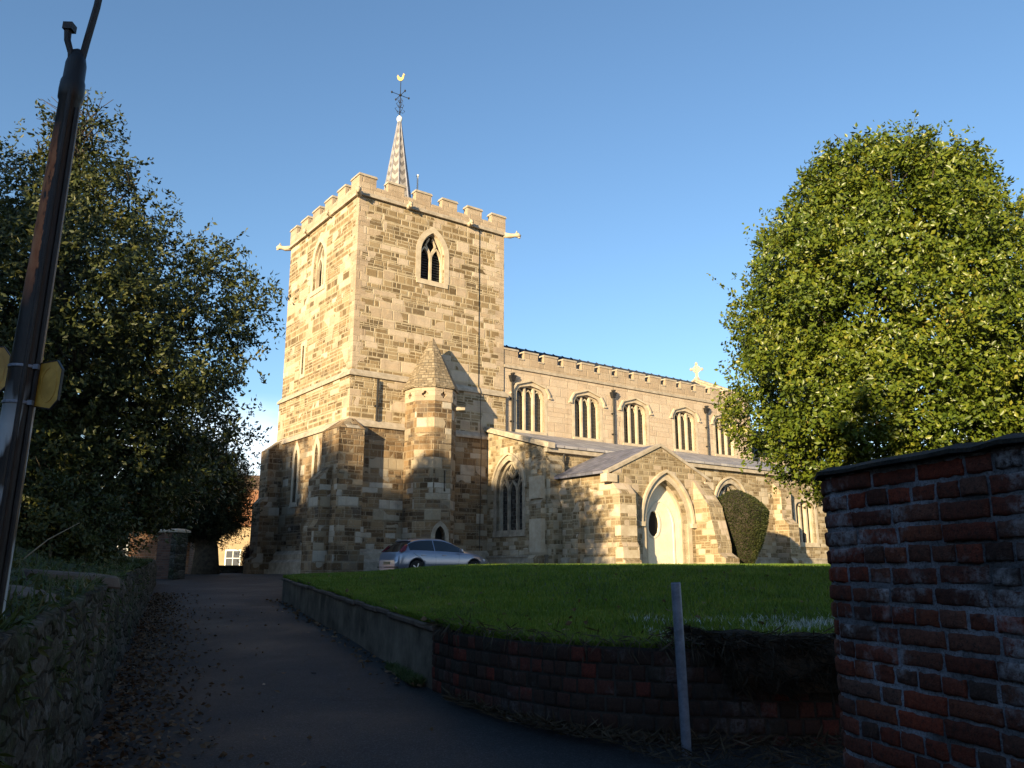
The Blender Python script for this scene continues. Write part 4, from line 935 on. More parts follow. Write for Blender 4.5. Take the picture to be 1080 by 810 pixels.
# ================================================================== POSTS
lp = empty('iron_post', (-2.735, 4.4, -0.75), 0, label='tall black iron post with peeling paint, rust and amber plates at far left', cat='post')
lp.rotation_euler = (0, R(1.9), 0); lp.scale = (.8, .8, 1)
p = MB(); p.lathe([(.128, -.5), (.115, .3), (.103, 1.2), (.094, 2.0), (.083, 2.8), (.074, 3.45), (.085, 3.465), (.087, 3.52), (.083, 3.58), (.074, 3.60), (.072, 3.70), (.05, 3.78), (.02, 3.80)], (0, 0, 0), 20)
me = p.mesh('shaft'); o = link('shaft', me, M['post'], lp); me.polygons.foreach_set('use_smooth', [True] * len(me.polygons))
p = MB(); p.tube([(.123, -.03, -.4), (.115, -.03, .4), (.099, -.03, 2.0), (.080, -.03, 3.4)], .016, 7); p.build('cable_conduit', M['iron'], lp); p = MB(); p.tube([(.075, -.088, -.3), (.05, -.086, 2.0), (.03, -.072, 3.5)], .016, 7); p.build('cable_conduit', M['iron'], lp)
p = MB(); p.tube([(.03, 0, 3.68), (.05, 0, 3.85), (.085, 0, 4.1), (.11, 0, 4.5), (.12, 0, 5.0)], .026, 8); p.build('top_pipe', M['iron'], lp)
p = MB(); p.tube([(-.015, -.03, 3.66), (-.03, -.04, 3.76), (-.065, -.05, 3.84), (-.075, -.05, 3.92)], [.024, .022, .024, .028], 7); p.box(-.10, -.03, -.085, -.015, 3.90, 3.945); p.build('hook_bracket', M['iron'], lp)
for z in (1.62, 1.82):
    p = MB(); p.lathe([(.103, z), (.106, z + .003), (.106, z + .014), (.103, z + .017)], (0, 0, 0), 20); p.box(.085, .118, -.06, -.03, z - .004, z + .022); p.build('steel_band', M['galv'], lp)
def plate(cx, cy, cz, rz, wd, h):
    p = MB(); c = .05
    pts = [(-wd / 2, -h / 2 + c * .3), (wd / 2 - c, -h / 2), (wd / 2, -h / 2 + c), (wd / 2, h / 2 - c), (wd / 2 - c, h / 2), (-wd / 2, h / 2 - c * .3)]
    ca, sa = math.cos(rz), math.sin(rz); T = lambda a, z, d: (cx + ca * a - sa * d, cy + sa * a + ca * d, cz + z)
    p.prism(pts, T, -.008, .008); o = p.build('amber_plate', M['amber'], lp)
    f = MB(); f.ribbon(pts, .006, T, -.011, .010, closed=True); f.build('plate_rim', M['trim'], o)
    q = MB(); q.ribbon([(math.cos(a) * wd * .34, math.sin(a) * h * .36) for a in [2 * math.pi * i / 20 for i in range(20)]], .006, T, -.0115, -.007, closed=True); q.build('raised_ring', M['amber'], o)
plate(.195, -.02, 1.735, R(-12), .18, .27); plate(-.165, -.05, 1.80, R(14), .15, .27)

gp = empty('steel_post', (1.318, 6.66, -1.42), 0, label='short plain galvanised steel tube post standing before the brick retaining wall', cat='post')
gp.rotation_euler = (R(1.0), R(-1.6), 0)
p = MB(); p.lathe([(.038, 0), (.038, 1.31), (.034, 1.318), (.033, 1.318)], (0, 0, 0), 20); me = p.mesh('tube'); link('tube', me, M['galv'], gp)
p = MB(); p.lathe([(.033, 1.26), (.033, 1.319)], (0, 0, 0), 16); p.build('dark_bore', M['void'], gp)

# ================================================================== VEGETATION
def leaves(C, D, L, Wd, fold=.25, NR=None):
    """C (n,3) base points, D (n,3) directions, L lengths -> folded diamond leaves"""
    n = len(C); D = D / np.linalg.norm(D, axis=1, keepdims=True)
    r = rng.normal(size=(n, 3)) if NR is None else NR; sd_ = np.cross(D, r); sd_ /= np.linalg.norm(sd_, axis=1, keepdims=True) + 1e-9; nn = np.cross(D, sd_)
    L = L[:, None]; W_ = L * Wd
    b = C; t = C + D * L; m = C + D * L * .5
    l = m + sd_ * W_ * .5 + nn * W_ * fold; r_ = m - sd_ * W_ * .5 + nn * W_ * fold
    V = np.stack([b, r_, t, l], 1).reshape(-1, 3); i = np.arange(n) * 4
    F = np.concatenate([np.stack([i, i + 1, i + 2], 1), np.stack([i, i + 2, i + 3], 1)])
    return V, F
def prof_r(prof, z): return np.interp(z, [p[0] for p in prof], [p[1] for p in prof])
def crown(name, parent, prof, nclump, per, leaf, mat, seed=1, shell=.55, spread=.24, lump=.16, lumpf=.5, wid=.55, shoots=0, up=.35, cut=None, gaps=0.0):
    g = np.random.default_rng(seed); zs = np.linspace(prof[0][0], prof[-1][0], 200); wgt = prof_r(prof, zs) + .15; cdf = np.cumsum(wgt); cdf /= cdf[-1]
    z = np.interp(g.random(nclump), cdf, zs); a = g.random(nclump) * 2 * np.pi; k = shell + (1 - shell) * g.random(nclump) ** .55
    r0 = prof_r(prof, z)
    lum = np.array([mnoise.noise(Vector((math.cos(q) * rr * lumpf * 1.0 + seed, math.sin(q) * rr * lumpf, zz * lumpf))) for q, rr, zz in zip(a, r0, z)])
    lum2 = np.array([mnoise.noise(Vector((math.cos(q) * rr * lumpf * 2.6 + seed, math.sin(q) * rr * lumpf * 2.6, zz * lumpf * 2.6 + 7))) for q, rr, zz in zip(a, r0, z)])
    r = r0 * k * (1 + lump * 1.6 * lum + lump * .8 * lum2); r = np.minimum(r, r0 * 1.17 + .05)
    if gaps: keep = lum2 > -gaps; z, a, r, k = z[keep], a[keep], r[keep], k[keep]
    P = np.stack([r * np.cos(a), r * np.sin(a), z], 1); O_ = np.stack([np.cos(a), np.sin(a), np.full(len(a), up)], 1)
    top = (z - prof[0][0]) / (prof[-1][0] - prof[0][0]); O_[:, 2] += np.clip(top - .6, 0, 1) * 3
    if cut is not None: m = cut(P); P, O_ = P[m], O_[m]
    n = len(P); cs = spread * (.7 + .8 * g.random(n)); ros = max(1, per // 8); per = ros * 8
    off = g.normal(size=(n, ros, 3)) * cs[:, None, None]; off[:, :, 2] *= .75
    RP = P[:, None, :] + off; RN = O_[:, None, :] / np.linalg.norm(O_, axis=1)[:, None, None] + g.normal(size=(n, ros, 3)) * .55
    RN[:, :, 2] += .25; RN /= np.linalg.norm(RN, axis=2, keepdims=True)
    C = (RP[:, :, None, :] + g.normal(size=(n, ros, 8, 3)) * leaf * .55).reshape(-1, 3)
    NR = (RN[:, :, None, :] + g.normal(size=(n, ros, 8, 3)) * .38).reshape(-1, 3)
    D = g.normal(size=(n * per, 3)); D -= NR * (np.sum(D * NR, axis=1) / np.sum(NR * NR, axis=1))[:, None]; D = D / np.linalg.norm(D, axis=1, keepdims=True) + NR * .35
    TV = None
    if shoots:      # long shoots that stand out of the outline
        idx = g.choice(n, shoots); ln = .2 + g.random(shoots) * .42; s_ = np.linspace(.05, 1, 22)
        dr = O_[idx] / np.linalg.norm(O_[idx], axis=1, keepdims=True) + g.normal(size=(shoots, 3)) * .35
        Q = P[idx][:, None, :] + dr[:, None, :] * (ln[:, None] * s_[None, :])[:, :, None]; Q[:, :, 2] += .12 * (s_[None, :] ** 2)
        tw = g.normal(size=(shoots, 3)); sv = np.cross(dr, tw); sv /= np.linalg.norm(sv, axis=1, keepdims=True); wv_ = (.008 * (1 - .8 * s_))[None, :, None] * sv[:, None, :]
        TV = np.stack([Q - wv_, Q + wv_], 2).reshape(-1, 3); b_ = (np.arange(shoots)[:, None] * 44 + np.arange(21)[None, :] * 2).ravel()
        TF = np.concatenate([np.stack([b_, b_ + 1, b_ + 3], 1), np.stack([b_, b_ + 3, b_ + 2], 1)])
        m2 = shoots * 22; C = np.concatenate([C, Q.reshape(-1, 3) + g.normal(size=(m2, 3)) * .02]); D = np.concatenate([D, np.repeat(dr, 22, axis=0) * .5 + g.normal(size=(m2, 3)) * .7])
        NR = np.concatenate([NR, np.repeat(O_[idx], 22, axis=0) + g.normal(size=(m2, 3)) * .5])
    Ls = leaf * (.65 + .7 * g.random(len(C)))
    V, F = leaves(C, D, Ls, wid, .25, NR); nf = len(F)
    if TV is not None: F = np.concatenate([F, TF + len(V)]); V = np.concatenate([V, TV])
    o = np_mesh(name, V, F, mat, parent); o.data.materials.append(M['bark'])
    mi = np.zeros(len(F), np.int32); mi[nf:] = 1; o.data.polygons.foreach_set('material_index', mi)
    return o
def trunk(name, parent, pts, rad, limbs, mat, seed=3, crown_prof=None, z0=1.0, sub=3):
    rr = random.Random(seed); t = MB(); t.tube(pts, rad, 12)
    top = Vector(pts[-1]); zb = pts[0][2]
    for i in range(limbs):
        f = .25 + .75 * rr.random(); s_ = f * (len(pts) - 1); k = min(int(s_), len(pts) - 2); b = Vector(pts[k]).lerp(Vector(pts[k + 1]), s_ - k)
        b.z = max(b.z, z0); a = rr.random() * 6.283; zz = min(b.z + rr.uniform(.3, 2.0), crown_prof[-1][0] - .3); R_ = float(prof_r(crown_prof, zz)) * rr.uniform(.6, .98)
        e = Vector((math.cos(a) * R_, math.sin(a) * R_, zz)); m = b.lerp(e, .5) + Vector((rr.uniform(-.3, .3), rr.uniform(-.3, .3), rr.uniform(-.2, .35)))
        r0 = rad[k] * .42; t.tube([b, b.lerp(m, .5) + Vector((0, 0, .08)), m, e], [r0, r0 * .7, r0 * .45, .012], 6)
        for _ in range(sub):
            q = b.lerp(e, rr.uniform(.45, .95)); d = Vector((rr.uniform(-1, 1), rr.uniform(-1, 1), rr.uniform(-.3, 1))).normalized() * rr.uniform(.4, 1.1); t.tube([q, q + d * .5 + Vector((0, 0, .05)), q + d], [r0 * .25, r0 * .15, .006], 5)
    return t.build(name, mat, parent, smooth=True)

# holly on the right
hp = [(1.0, .8), (1.25, 1.5), (1.6, 2.15), (2.2, 2.8), (3.1, 3.1), (4.2, 2.95), (5.5, 2.55), (6.6, 1.95), (7.2, 1.45), (7.6, .85), (7.75, .25)]
hz = -.35
ht = empty('holly_tree', (6.95, 14.3, 0), 0, label='dense rounded holly tree in full sun behind the brick wall on the right', cat='tree')
trunk('trunk', ht, [(0, 0, hz - .2), (.05, 0, .8), (0, .05, 2.5), (.1, 0, 5), (0, 0, 7.0)], [.26, .21, .17, .10, .03], 46, M['bark'], 5, hp, .5)
crown('crown', ht, hp, 2900, 72, .082, M['holly'], 21, .34, .13, .15, .7, .6, 40, gaps=.40)
# evergreen on the left bank
op = [(1.0, 2.4), (1.5, 3.4), (2.2, 3.8), (3.5, 3.9), (5.2, 3.9), (6.4, 3.8), (7.2, 3.2), (8.0, 2.4), (9.0, 1.6), (10.2, .9), (11.0, .2)]
ot = empty('evergreen_tree', (-10.45, 18.2, 0), 0, label='large dark evergreen tree on the left bank, only its thin top catching the sun', cat='tree')
trunk('trunk', ot, [(0, 0, -.2), (.1, .1, 1.5), (0, .2, 4), (-.2, 0, 7), (0, 0, 10.6)], [.42, .34, .26, .15, .03], 70, M['bark'], 6, op, .8, 4)
gt = np.random.default_rng(5)
crown('crown', ot, op, 4600, 40, .115, M['oak'], 33, .22, .22, .32, .45, .5, 700, gaps=.30, cut=lambda P: gt.random(len(P)) < np.interp(P[:, 2], [6.5, 8.5, 11], [1, .5, .28]))
o2p = [(1.5, 1.0), (3, 2.6), (5, 3.2), (6.5, 2.7), (8, 1.7), (9, .8), (9.6, .2)]
o2 = empty('evergreen_tree', (-15.2, 17.0, 0), 0, label='second dark evergreen tree at the photo\'s left edge, behind the black post', cat='tree')
trunk('trunk', o2, [(0, 0, 0), (0, .1, 3), (-.1, 0, 6), (0, 0, 9)], [.3, .24, .15, .03], 30, M['bark'], 8, o2p, 1.5)
crown('crown', o2, o2p, 2000, 42, .125, M['oak'], 35, .25, .24, .24, .42, .5, 260, gaps=.40)
# understory at the foot of the evergreen
for (x, y, h, r_, sd__, lab) in ((-8.6, 15.6, 1.4, 1.3, 41, 'low dark evergreen bush under the large evergreen tree at the bank edge'), (-11.8, 14.2, 1.9, 1.9, 42, 'broad dark evergreen bush on the left bank below the tree crown'), (-10.9, 20.8, 1.4, 1.3, 43, 'dark evergreen bush at the bank edge near the brick outbuilding')):
    bp = [(.25, r_ * .7), (h * .5, r_), (h * .8, r_ * .8), (h + .3, r_ * .2)]
    o = empty('evergreen_bush', (x, y, 0), 0, label=lab, cat='bush', group='bushes under the left trees')
    trunk('stem', o, [(0, 0, -.1), (0, .05, h * .5), (.05, 0, h)], [.06, .04, .015], 14, M['bark'], sd__, bp, .3)
    crown('foliage', o, bp, 420, 42, .10, M['oak'], sd__, .3, .2, .25, .8, .5, 70)
# yew at the lane's end
yp = [(1.75, 1.3), (2.1, 2.2), (2.8, 2.75), (4.2, 2.7), (5.4, 1.9), (6.3, .6), (6.6, .2)]
yt = empty('yew_tree', (-15.6, 40.5, -.25), 0, label='dark spreading yew tree at the end of the lane beside the tower', cat='tree')
trunk('trunk', yt, [(.9, 0, -.2), (.85, .05, 1.2), (.5, 0, 2.6), (0, 0, 5.6)], [.7, .55, .42, .05], 40, M['bark'], 12, yp, 1.2)
crown('crown', yt, yp, 1500, 70, .13, M['yew'], 51, .3, .26, .18, .5, .32, 200)
# clipped bush in front of the aisle
bb = [(-.05, .45), (.3, .62), (1.0, .93), (2.0, 1.2), (2.65, 1.34), (3.0, 1.1), (3.35, .72), (3.65, .22), (3.72, .02)]
M['yew_bush'] = leaf_mat('clipped_yew_leaf', [(0, (0.018, 0.028, 0.008)), (0.6, (0.04, 0.05, 0.013)), (0.9, (0.06, 0.055, 0.018)), (1, (0.10, 0.05, 0.02))], 0.6, 0.25, 0.1)
by = empty('clipped_yew', (10.93, 40.5, .06), R(20), label='clipped dark yew bush shaped like a faceted bud, standing before the nave aisle', cat='bush')
by.scale = (1.13, 1.13, 1.0)
p = MB(); p.lathe([(r_ * .93, z) for z, r_ in bb], (0, 0, 0), 24); o = p.build('core', M['soil'], by, smooth=True)
g = rng; n = 30000; zs = np.linspace(bb[0][0], bb[-1][0], 200); wgt = prof_r(bb, zs) + .02; cdf = np.cumsum(wgt) / wgt.sum(); z = np.interp(g.random(n), cdf, zs); a = g.random(n) * 6.283
rr_ = prof_r(bb, z) * (.93 + .09 * g.random(n)) * (1 + .03 * np.sin(a * 5 + z * 3)); C = np.stack([rr_ * np.cos(a), rr_ * np.sin(a), z], 1); D = np.stack([np.cos(a), np.sin(a), np.full(n, .4)], 1) + g.normal(size=(n, 3)) * .6
V, F = leaves(C, D, .07 * (.6 + .8 * g.random(n)), .4); np_mesh('foliage', V, F, M['yew_bush'], by)
MB().tube([(0, 0, -.3), (0, 0, .4)], [.3, .22], 10).build('stem', M['bark'], by)
# purple bush by the tower
pb = [(.0, .5), (.6, .85), (1.2, .8), (1.6, .35), (1.7, .05)]
o = empty('purple_bush', (-13.7, 45.5, -.3), 0, label='rounded dark purple leaved bush between the yew trunk and the tower foot', cat='bush')
MB().lathe([(r_ * .85, z) for z, r_ in pb], (0, 0, 0), 16).build('stem', M['bark'], o); crown('foliage', o, pb, 260, 40, .09, M['redleaf'], 61, .7, .12, .1, .8, .5, 20)

# ================================================================== CAR
car = empty('parked_car', tuple(cw(-.30, -4.75, -.31)), CA, label='silver five door hatchback parked in front of the church tower, seen from behind', cat='car')
car.scale = (1.06, 1.06, 1.06)
def lerp_tab(tab, x): return float(np.interp(x, [t[0] for t in tab], [t[1] for t in tab]))
# x: 0 = rear bumper, 4.34 = nose
XS = [0, .04, .12, .25, .42, .62, .85, 1.1, 1.4, 1.7, 1.95, 2.2, 2.5, 2.75, 3.0, 3.15, 3.3, 3.5, 3.75, 4.0, 4.15, 4.26, 4.32, 4.34]
ROOF = [(0, .62), (.04, .80), (.12, .93), (.25, 1.02), (.42, 1.16), (.62, 1.32), (.85, 1.41), (1.1, 1.455), (1.5, 1.48), (2.0, 1.47), (2.3, 1.42), (2.6, 1.30), (2.9, 1.14), (3.15, 1.00), (3.4, .95), (3.8, .87), (4.1, .77), (4.26, .66), (4.34, .55)]
BELT = [(0, .62), (.04, .78), (.12, .88), (.25, .94), (.5, .97), (1, .955), (2, .92), (2.8, .90), (3.15, .90), (3.4, .87), (3.8, .80), (4.1, .70), (4.26, .60), (4.34, .52)]
HALF = [(0, .62), (.04, .72), (.12, .80), (.3, .86), (.7, .91), (1.5, .92), (2.8, .92), (3.4, .91), (3.8, .86), (4.1, .74), (4.26, .60), (4.34, .48)]
RHALF = [(0, .5), (.12, .62), (.42, .62), (.85, .60), (1.2, .60), (2.0, .61), (2.4, .62), (2.9, .66), (3.15, .68), (3.5, .66), (3.9, .58), (4.2, .48), (4.34, .4)]
def car_row(x):
    rf_, bl, hw, rh = lerp_tab(ROOF, x), lerp_tab(BELT, x), lerp_tab(HALF, x), lerp_tab(RHALF, x); sill = .24
    wa = 0
    for wx in (.83, 3.47):
        d = abs(x - wx)
        if d < .37: wa = max(wa, math.sqrt(.37 ** 2 - d * d))
    sill = max(sill, .30 + wa if wa else sill)
    gh = max(rf_ - bl, .004)
    pts = [(hw - .10, sill - .0), (hw - .01, sill + .03), (hw, max(sill + .05, .5)), (hw + .0, max(sill + .07, .62)), (hw - .015, max(sill + .09, bl - .09)), (hw - .05, bl)]
    pts += [(hw - .05 + (rh - hw + .05) * .12, bl + gh * .08), (hw - .05 + (rh - hw + .05) * .88, bl + gh * .82), (rh, bl + gh * .90), (rh * .8, bl + gh * .965), (rh * .4, rf_), (0, rf_ + .006)]
    return pts
XS = sorted(set(XS + [.46, .54, .70, .78, .90, .98, 1.06, 1.14, 1.2, 3.1, 3.2, 3.26, 3.4, 3.6, 3.68, 3.82, 3.86, 2.02, 2.08, 1.62, 1.66]))
rows = [car_row(x) for x in XS]; nr_ = len(rows[0]); full = []
for x, r_ in zip(XS, rows): full.append([(x, -y, z) for y, z in r_] + [(x, y, z) for y, z in r_[-2::-1]])
W_ = len(full[0]); V = [q for r_ in full for q in r_]; body, glass = [], []
for i in range(len(XS) - 1):
    xm = (XS[i] + XS[i + 1]) / 2
    for j in range(W_ - 1):
        jj = j if j < nr_ - 1 else W_ - 2 - j     # mirrored segment index
        f = (i * W_ + j, (i + 1) * W_ + j, (i + 1) * W_ + j + 1, i * W_ + j + 1)
        side = jj == 6 and .52 < xm < 2.98 and not (1.62 < xm < 1.66)
        rear = jj >= 8 and .14 < xm < .62 or (jj >= 8 and .62 <= xm < .70)
        front = jj >= 8 and 2.32 < xm < 3.05
        (glass if (side or rear or front) else body).append(f)
def sub_mesh(name, fs, mat, shrink=0.0):
    used = sorted({k for f in fs for k in f}); mp = {k: i for i, k in enumerate(used)}
    return np_mesh(name, [V[k] for k in used], [[mp[k] for k in f] for f in fs], mat, car, smooth=True)
bodyo = sub_mesh('body', body, M['paint']); sub_mesh('window_glass', glass, M['car_glass'])
for nm, i in (('rear', 0), ('nose', len(XS) - 1)): pass
MB().add(full[0], [tuple(range(W_))]).build('rear_bumper', M['paint'], car); MB().add(full[-1], [tuple(range(W_))]).build('front_bumper', M['paint'], car)
MB().box(.15, 4.2, -.78, .78, .2, .5).build('underbody', M['trim'], car)
for wx in (.83, 3.47):
    for s_ in (-1, 1):
        p = MB(); T = lambda a, z, d: (wx + a, s_ * (.72 + d), .31 + z)
        circ = lambda r_, n=22: [(r_ * math.cos(2 * math.pi * i / n), r_ * math.sin(2 * math.pi * i / n)) for i in range(n)]
        p.prism(circ(.31), T, 0, .17); wo = p.build('wheel', M['rubber'], car)
        p = MB(); p.prism(circ(.05), T, .172, .19)
        for k in range(5):
            q = 2 * math.pi * k / 5; p.ribbon([(0, 0), (.2 * math.cos(q), .2 * math.sin(q))], .04, T, .1725, .186)
        p.build('rim', M['alloy'], wo)
for s_ in (-1, 1):
    p = MB(); p.hexa([(.10, s_ * .72, .93), (.17, s_ * .845, .93), (.33, s_ * .83, .95), (.28, s_ * .68, .97), (.38, s_ * .64, 1.19), (.40, s_ * .70, 1.18), (.52, s_ * .72, 1.20), (.50, s_ * .62, 1.23)]); p.build('tail_light', M['red'], car, bevel=.01)
    p = MB(); p.hexa([(4.02, s_ * .80, .58), (4.24, s_ * .62, .55), (4.24, s_ * .4, .55), (4.0, s_ * .5, .58), (3.86, s_ * .80, .72), (4.12, s_ * .70, .68), (4.16, s_ * .45, .70), (3.9, s_ * .5, .8)]); p.build('headlight', M['clear'], car, bevel=.02)
    p = MB(); p.hexa([(2.72, s_ * .92, .95), (2.85, s_ * .92, .94), (2.85, s_ * 1.06, .95), (2.74, s_ * 1.06, .95), (2.72, s_ * .92, 1.07), (2.80, s_ * .92, 1.07), (2.80, s_ * 1.06, 1.08), (2.73, s_ * 1.06, 1.08)]); p.build('wing_mirror', M['paint'], car, bevel=.02)
    for x in (1.0, 1.95): MB().box(x, x + .19, s_ * .905 - .03, s_ * .905 + .03, .80, .835).build('door_handle', M['paint'], car, bevel=.008)
    ds = MB(); ds.tube([(1.64, s_ * .917, .36), (1.66, s_ * .917, .62), (1.64, s_ * .90, .86)], .006, 4); ds.build('door_gap', M['trim'], car); ds = MB(); ds.tube([(2.66, s_ * .917, .36), (2.72, s_ * .917, .62), (2.74, s_ * .90, .86)], .006, 4); ds.build('door_gap', M['trim'], car); ds = MB(); ds.tube([(1.0, s_ * .917, .70), (.80, s_ * .91, .80), (.66, s_ * .89, .90)], .006, 4); ds.build('door_gap', M['trim'], car)
MB().box(-.012, .04, -.26, .26, .46, .57).build('number_plate', M['plate'], car)
MB().box(.0, .09, -.78, .78, .33, .385).build('bumper_strip', M['trim'], car)
MB().hexa([(.62, -.55, 1.34), (.75, -.55, 1.38), (.75, .55, 1.38), (.62, .55, 1.34), (.60, -.5, 1.37), (.76, -.5, 1.42), (.76, .5, 1.42), (.60, .5, 1.37)]).build('roof_spoiler', M['paint'], car, bevel=.01)

# ================================================================== BEYOND THE LANE
def house(name, x, y, z, rz, L_, W_, eave, ridge, wall, roof, wins, label, chim=(), door=None, dorm=None):
    h = empty(name, (x, y, z), rz, label=label, cat='house')
    MB().prism([(0, -.5), (W_, -.5), (W_, eave), (W_ / 2, ridge - .1), (0, eave)], lambda a, zz, d: (d, a, zz), 0, L_).build('wall', wall, h)
    r_ = MB().prism([(-.35, eave - .12), (W_ / 2, ridge), (W_ + .35, eave - .12), (W_ + .35, eave + .06), (W_ / 2, ridge + .2), (-.35, eave + .06)], lambda a, zz, d: (d, a, zz), -.2, L_ + .2).build('roof', roof, h)
    for cx, cw_, ch in chim:
        c = MB().box(cx - cw_ / 2, cx + cw_ / 2, W_ / 2 - .35, W_ / 2 + .35, ridge - .6, ridge + ch).box(cx - cw_ / 2 - .07, cx + cw_ / 2 + .07, W_ / 2 - .42, W_ / 2 + .42, ridge + ch - .22, ridge + ch - .08); co_ = c.build('chimney', M['house_brick'], r_)
        pm = MB(); [pm.lathe([(.13, 0), (.15, .06), (.11, .1), (.10, .4), (.12, .45)], (cx + q, W_ / 2, ridge + ch), 10) for q in ((-.22, .22) if cw_ > .8 else (0,))]; pm.build('chimney_pot', M['clay_tile'], co_) if False else pm.build('chimney_pot', M['clay_tile'], r_)
    for (wx, wz, ww, wh, fm) in wins:
        T = lambda a, zz, d: (a, -d, zz); f = MB(); f.ribbon([(wx, wz), (wx + ww, wz), (wx + ww, wz + wh), (wx, wz + wh)], .1, T, -.02, .05, closed=True); f.ribbon([(wx + ww / 2, wz), (wx + ww / 2, wz + wh)], .05, T, -.02, .04); f.ribbon([(wx, wz + wh / 2), (wx + ww, wz + wh / 2)], .05, T, -.02, .039); f.box(wx - .12, wx + ww + .12, -.12, .0, wz - .12, wz - .05)
        fo = f.build('window', fm, h); MB().prism([(wx, wz), (wx + ww, wz), (wx + ww, wz + wh), (wx, wz + wh)], T, -.01, .015).build('pane', M['pane'], fo)
    if door:
        dx, dw_, dh, dm = door; T = lambda a, zz, d: (a, -d, zz); d = MB(); d.prism([(dx, 0), (dx + dw_, 0), (dx + dw_, dh), (dx, dh)], T, -.02, .03); do = d.build('door', dm, h)
        MB().ribbon([(dx, 0), (dx, dh), (dx + dw_, dh), (dx + dw_, 0)], .1, T, -.02, .06).build('door_frame', M['white_paint'], do)
    return h
house('cottage', -31.5, 66, -.3, R(-8), 12, 6, 3.6, 6.4, M['render'], M['clay_tile'], [(7.2, .7, 1.3, 1.1, M['white_paint']), (9.6, .5, 1.2, 1.2, M['white_paint'])], 'low cream rendered cottage with clay roof seen through the gap beside the yew trunk', chim=((3, .7, 1.0),), door=(4.2, .9, 2.0, M['blue_paint']))
house('townhouse', -30, 80, -.3, R(5), 11, 7, 6.8, 9.4, M['render'], M['brown_tile'], [(2, 4.6, 1.0, 1.3, M['white_paint']), (6, 4.6, 1.0, 1.3, M['white_paint']), (8.7, 4.6, 1.0, 1.3, M['white_paint'])], 'cream two storey house whose brown roof shows between the yew and the tower', chim=((9.5, .8, 1.1),))
house('brick_outbuilding', -20.6, 41, -.35, R(12), 4.6, 4, 2.5, 3.9, M['house_brick'], M['clay_tile'], [(.8, .8, .9, 1.0, M['white_paint'])], 'small sunlit red brick outbuilding with tiled roof behind the left tree')
M['dark_brick'] = flat_brick('shaded_brick', [(0.06, 0.034, 0.026), (0.10, 0.05, 0.034), (0.13, 0.07, 0.05)], (0.10, 0.09, 0.08))  # darker copy of house brick, the pier's shade put into its colour
gw = empty('gate_pier', (-13.75, 34.2, -.3), R(-20), label='square dark brick gate pier with a pale stone cap at the top of the lane', cat='pier')
MB().box(-.6, .1, -.3, .3, -.4, 1.75).build('brickwork', M['dark_brick'], gw); MB().box(.102, .36, -.33, .33, -.4, 1.72).build('stone_facing', M['rubble'], gw); MB().box(-.67, .43, -.4, .4, 1.75, 1.82).hexa([(-.67, -.4, 1.82), (.43, -.4, 1.82), (.43, .4, 1.82), (-.67, .4, 1.82), (-.5, -.2, 1.9), (.3, -.2, 1.9), (.3, .2, 1.9), (-.5, .2, 1.9)]).build('stone_cap', M['dress_old'], gw)
dw_ = empty('dark_boundary_wall', (-13.0, 48, -.3), R(4), label='low dark stone boundary wall across the lane end beneath the yew', cat='wall')
MB().box(-8, 3.2, -.2, .2, -.4, .42).build('stonework', M['rubble'], dw_); MB().box(-8.05, 3.25, -.26, .26, .42, .5).build('coping', M['dark_coping'], dw_)
o = MB().tube([(-8.35, 15.2, .2), (-8.32, 15.2, .62)], [.035, .03], 7).build('wooden_stake', M['wood'], None); tag(o, 'short pale wooden stake standing in the weeds under the evergreen', 'stake')
o = MB().tube([(-7.1, 12.2, .12), (-6.75, 12.2, .42), (-6.35, 12.25, .66)], [.011, .009, .005], 6).build('fallen_branch', M['wood'], None); tag(o, 'thin bare fallen branch sticking up from the weeds on the left bank', 'branch')

# ================================================================== BEHIND THE CAMERA (their shadows fall across the lane and lawn)
Sv = Vector((-.464, -.8858, 0)); Lv = Vector((.8858, -.464, 0))
def sp_(lat, d, z=0): return Sv * d + Lv * lat + Vector((0, 0, z))
hb = sp_(6.6, 13.5, -1.75)
hrot = math.atan2(-Lv.y, -Lv.x)
house('brick_house', hb.x, hb.y, hb.z, hrot, 20.5, 8, 5.8, 8.6, M['house_brick'], M['clay_tile'], [(q, zz, 1.0, 1.5, M['white_paint']) for q in (1.5, 5, 8.5, 12, 15.5, 18) for zz in (.9, 4.0)], 'long brick house with clay roof and chimney standing behind the viewer', chim=((7.55, .8, .8), (18.6, .9, .9)), door=(10.2, 1.0, 2.1, M['blue_paint']))
for k, (lat, d, top, rad) in enumerate(((-32.0, 21, 15.7, 4.0), (-26.2, 20, 14.3, 4.0), (-19.8, 20.5, 14.3, 4.1))):
    pr = [(-1.2, rad * .9), (2, rad), (6, rad * 1.02), (9.5, rad * .95), (top - 2.5, rad * .72), (top - .8, rad * .38), (top, .2)]
    q = sp_(lat, d); o = empty('roadside_tree', (q.x, q.y, 0), 0, label=['tall broad evergreen roadside tree behind the viewer, the tallest of three', 'evergreen roadside tree behind the viewer, between the two others', 'evergreen roadside tree behind the viewer, nearest to the brick house'][k], cat='tree', group='trees behind the viewer')
    trunk('trunk', o, [(0, 0, -2), (0, .1, 4), (.1, 0, 9), (0, 0, top - 1)], [.5, .4, .25, .05], 30, M['bark'], 70 + k, pr, 0)
    crown('crown', o, pr, 1500, 34, .34, M['oak'], 80 + k, .2, .5, .16, .3, .55, 150)

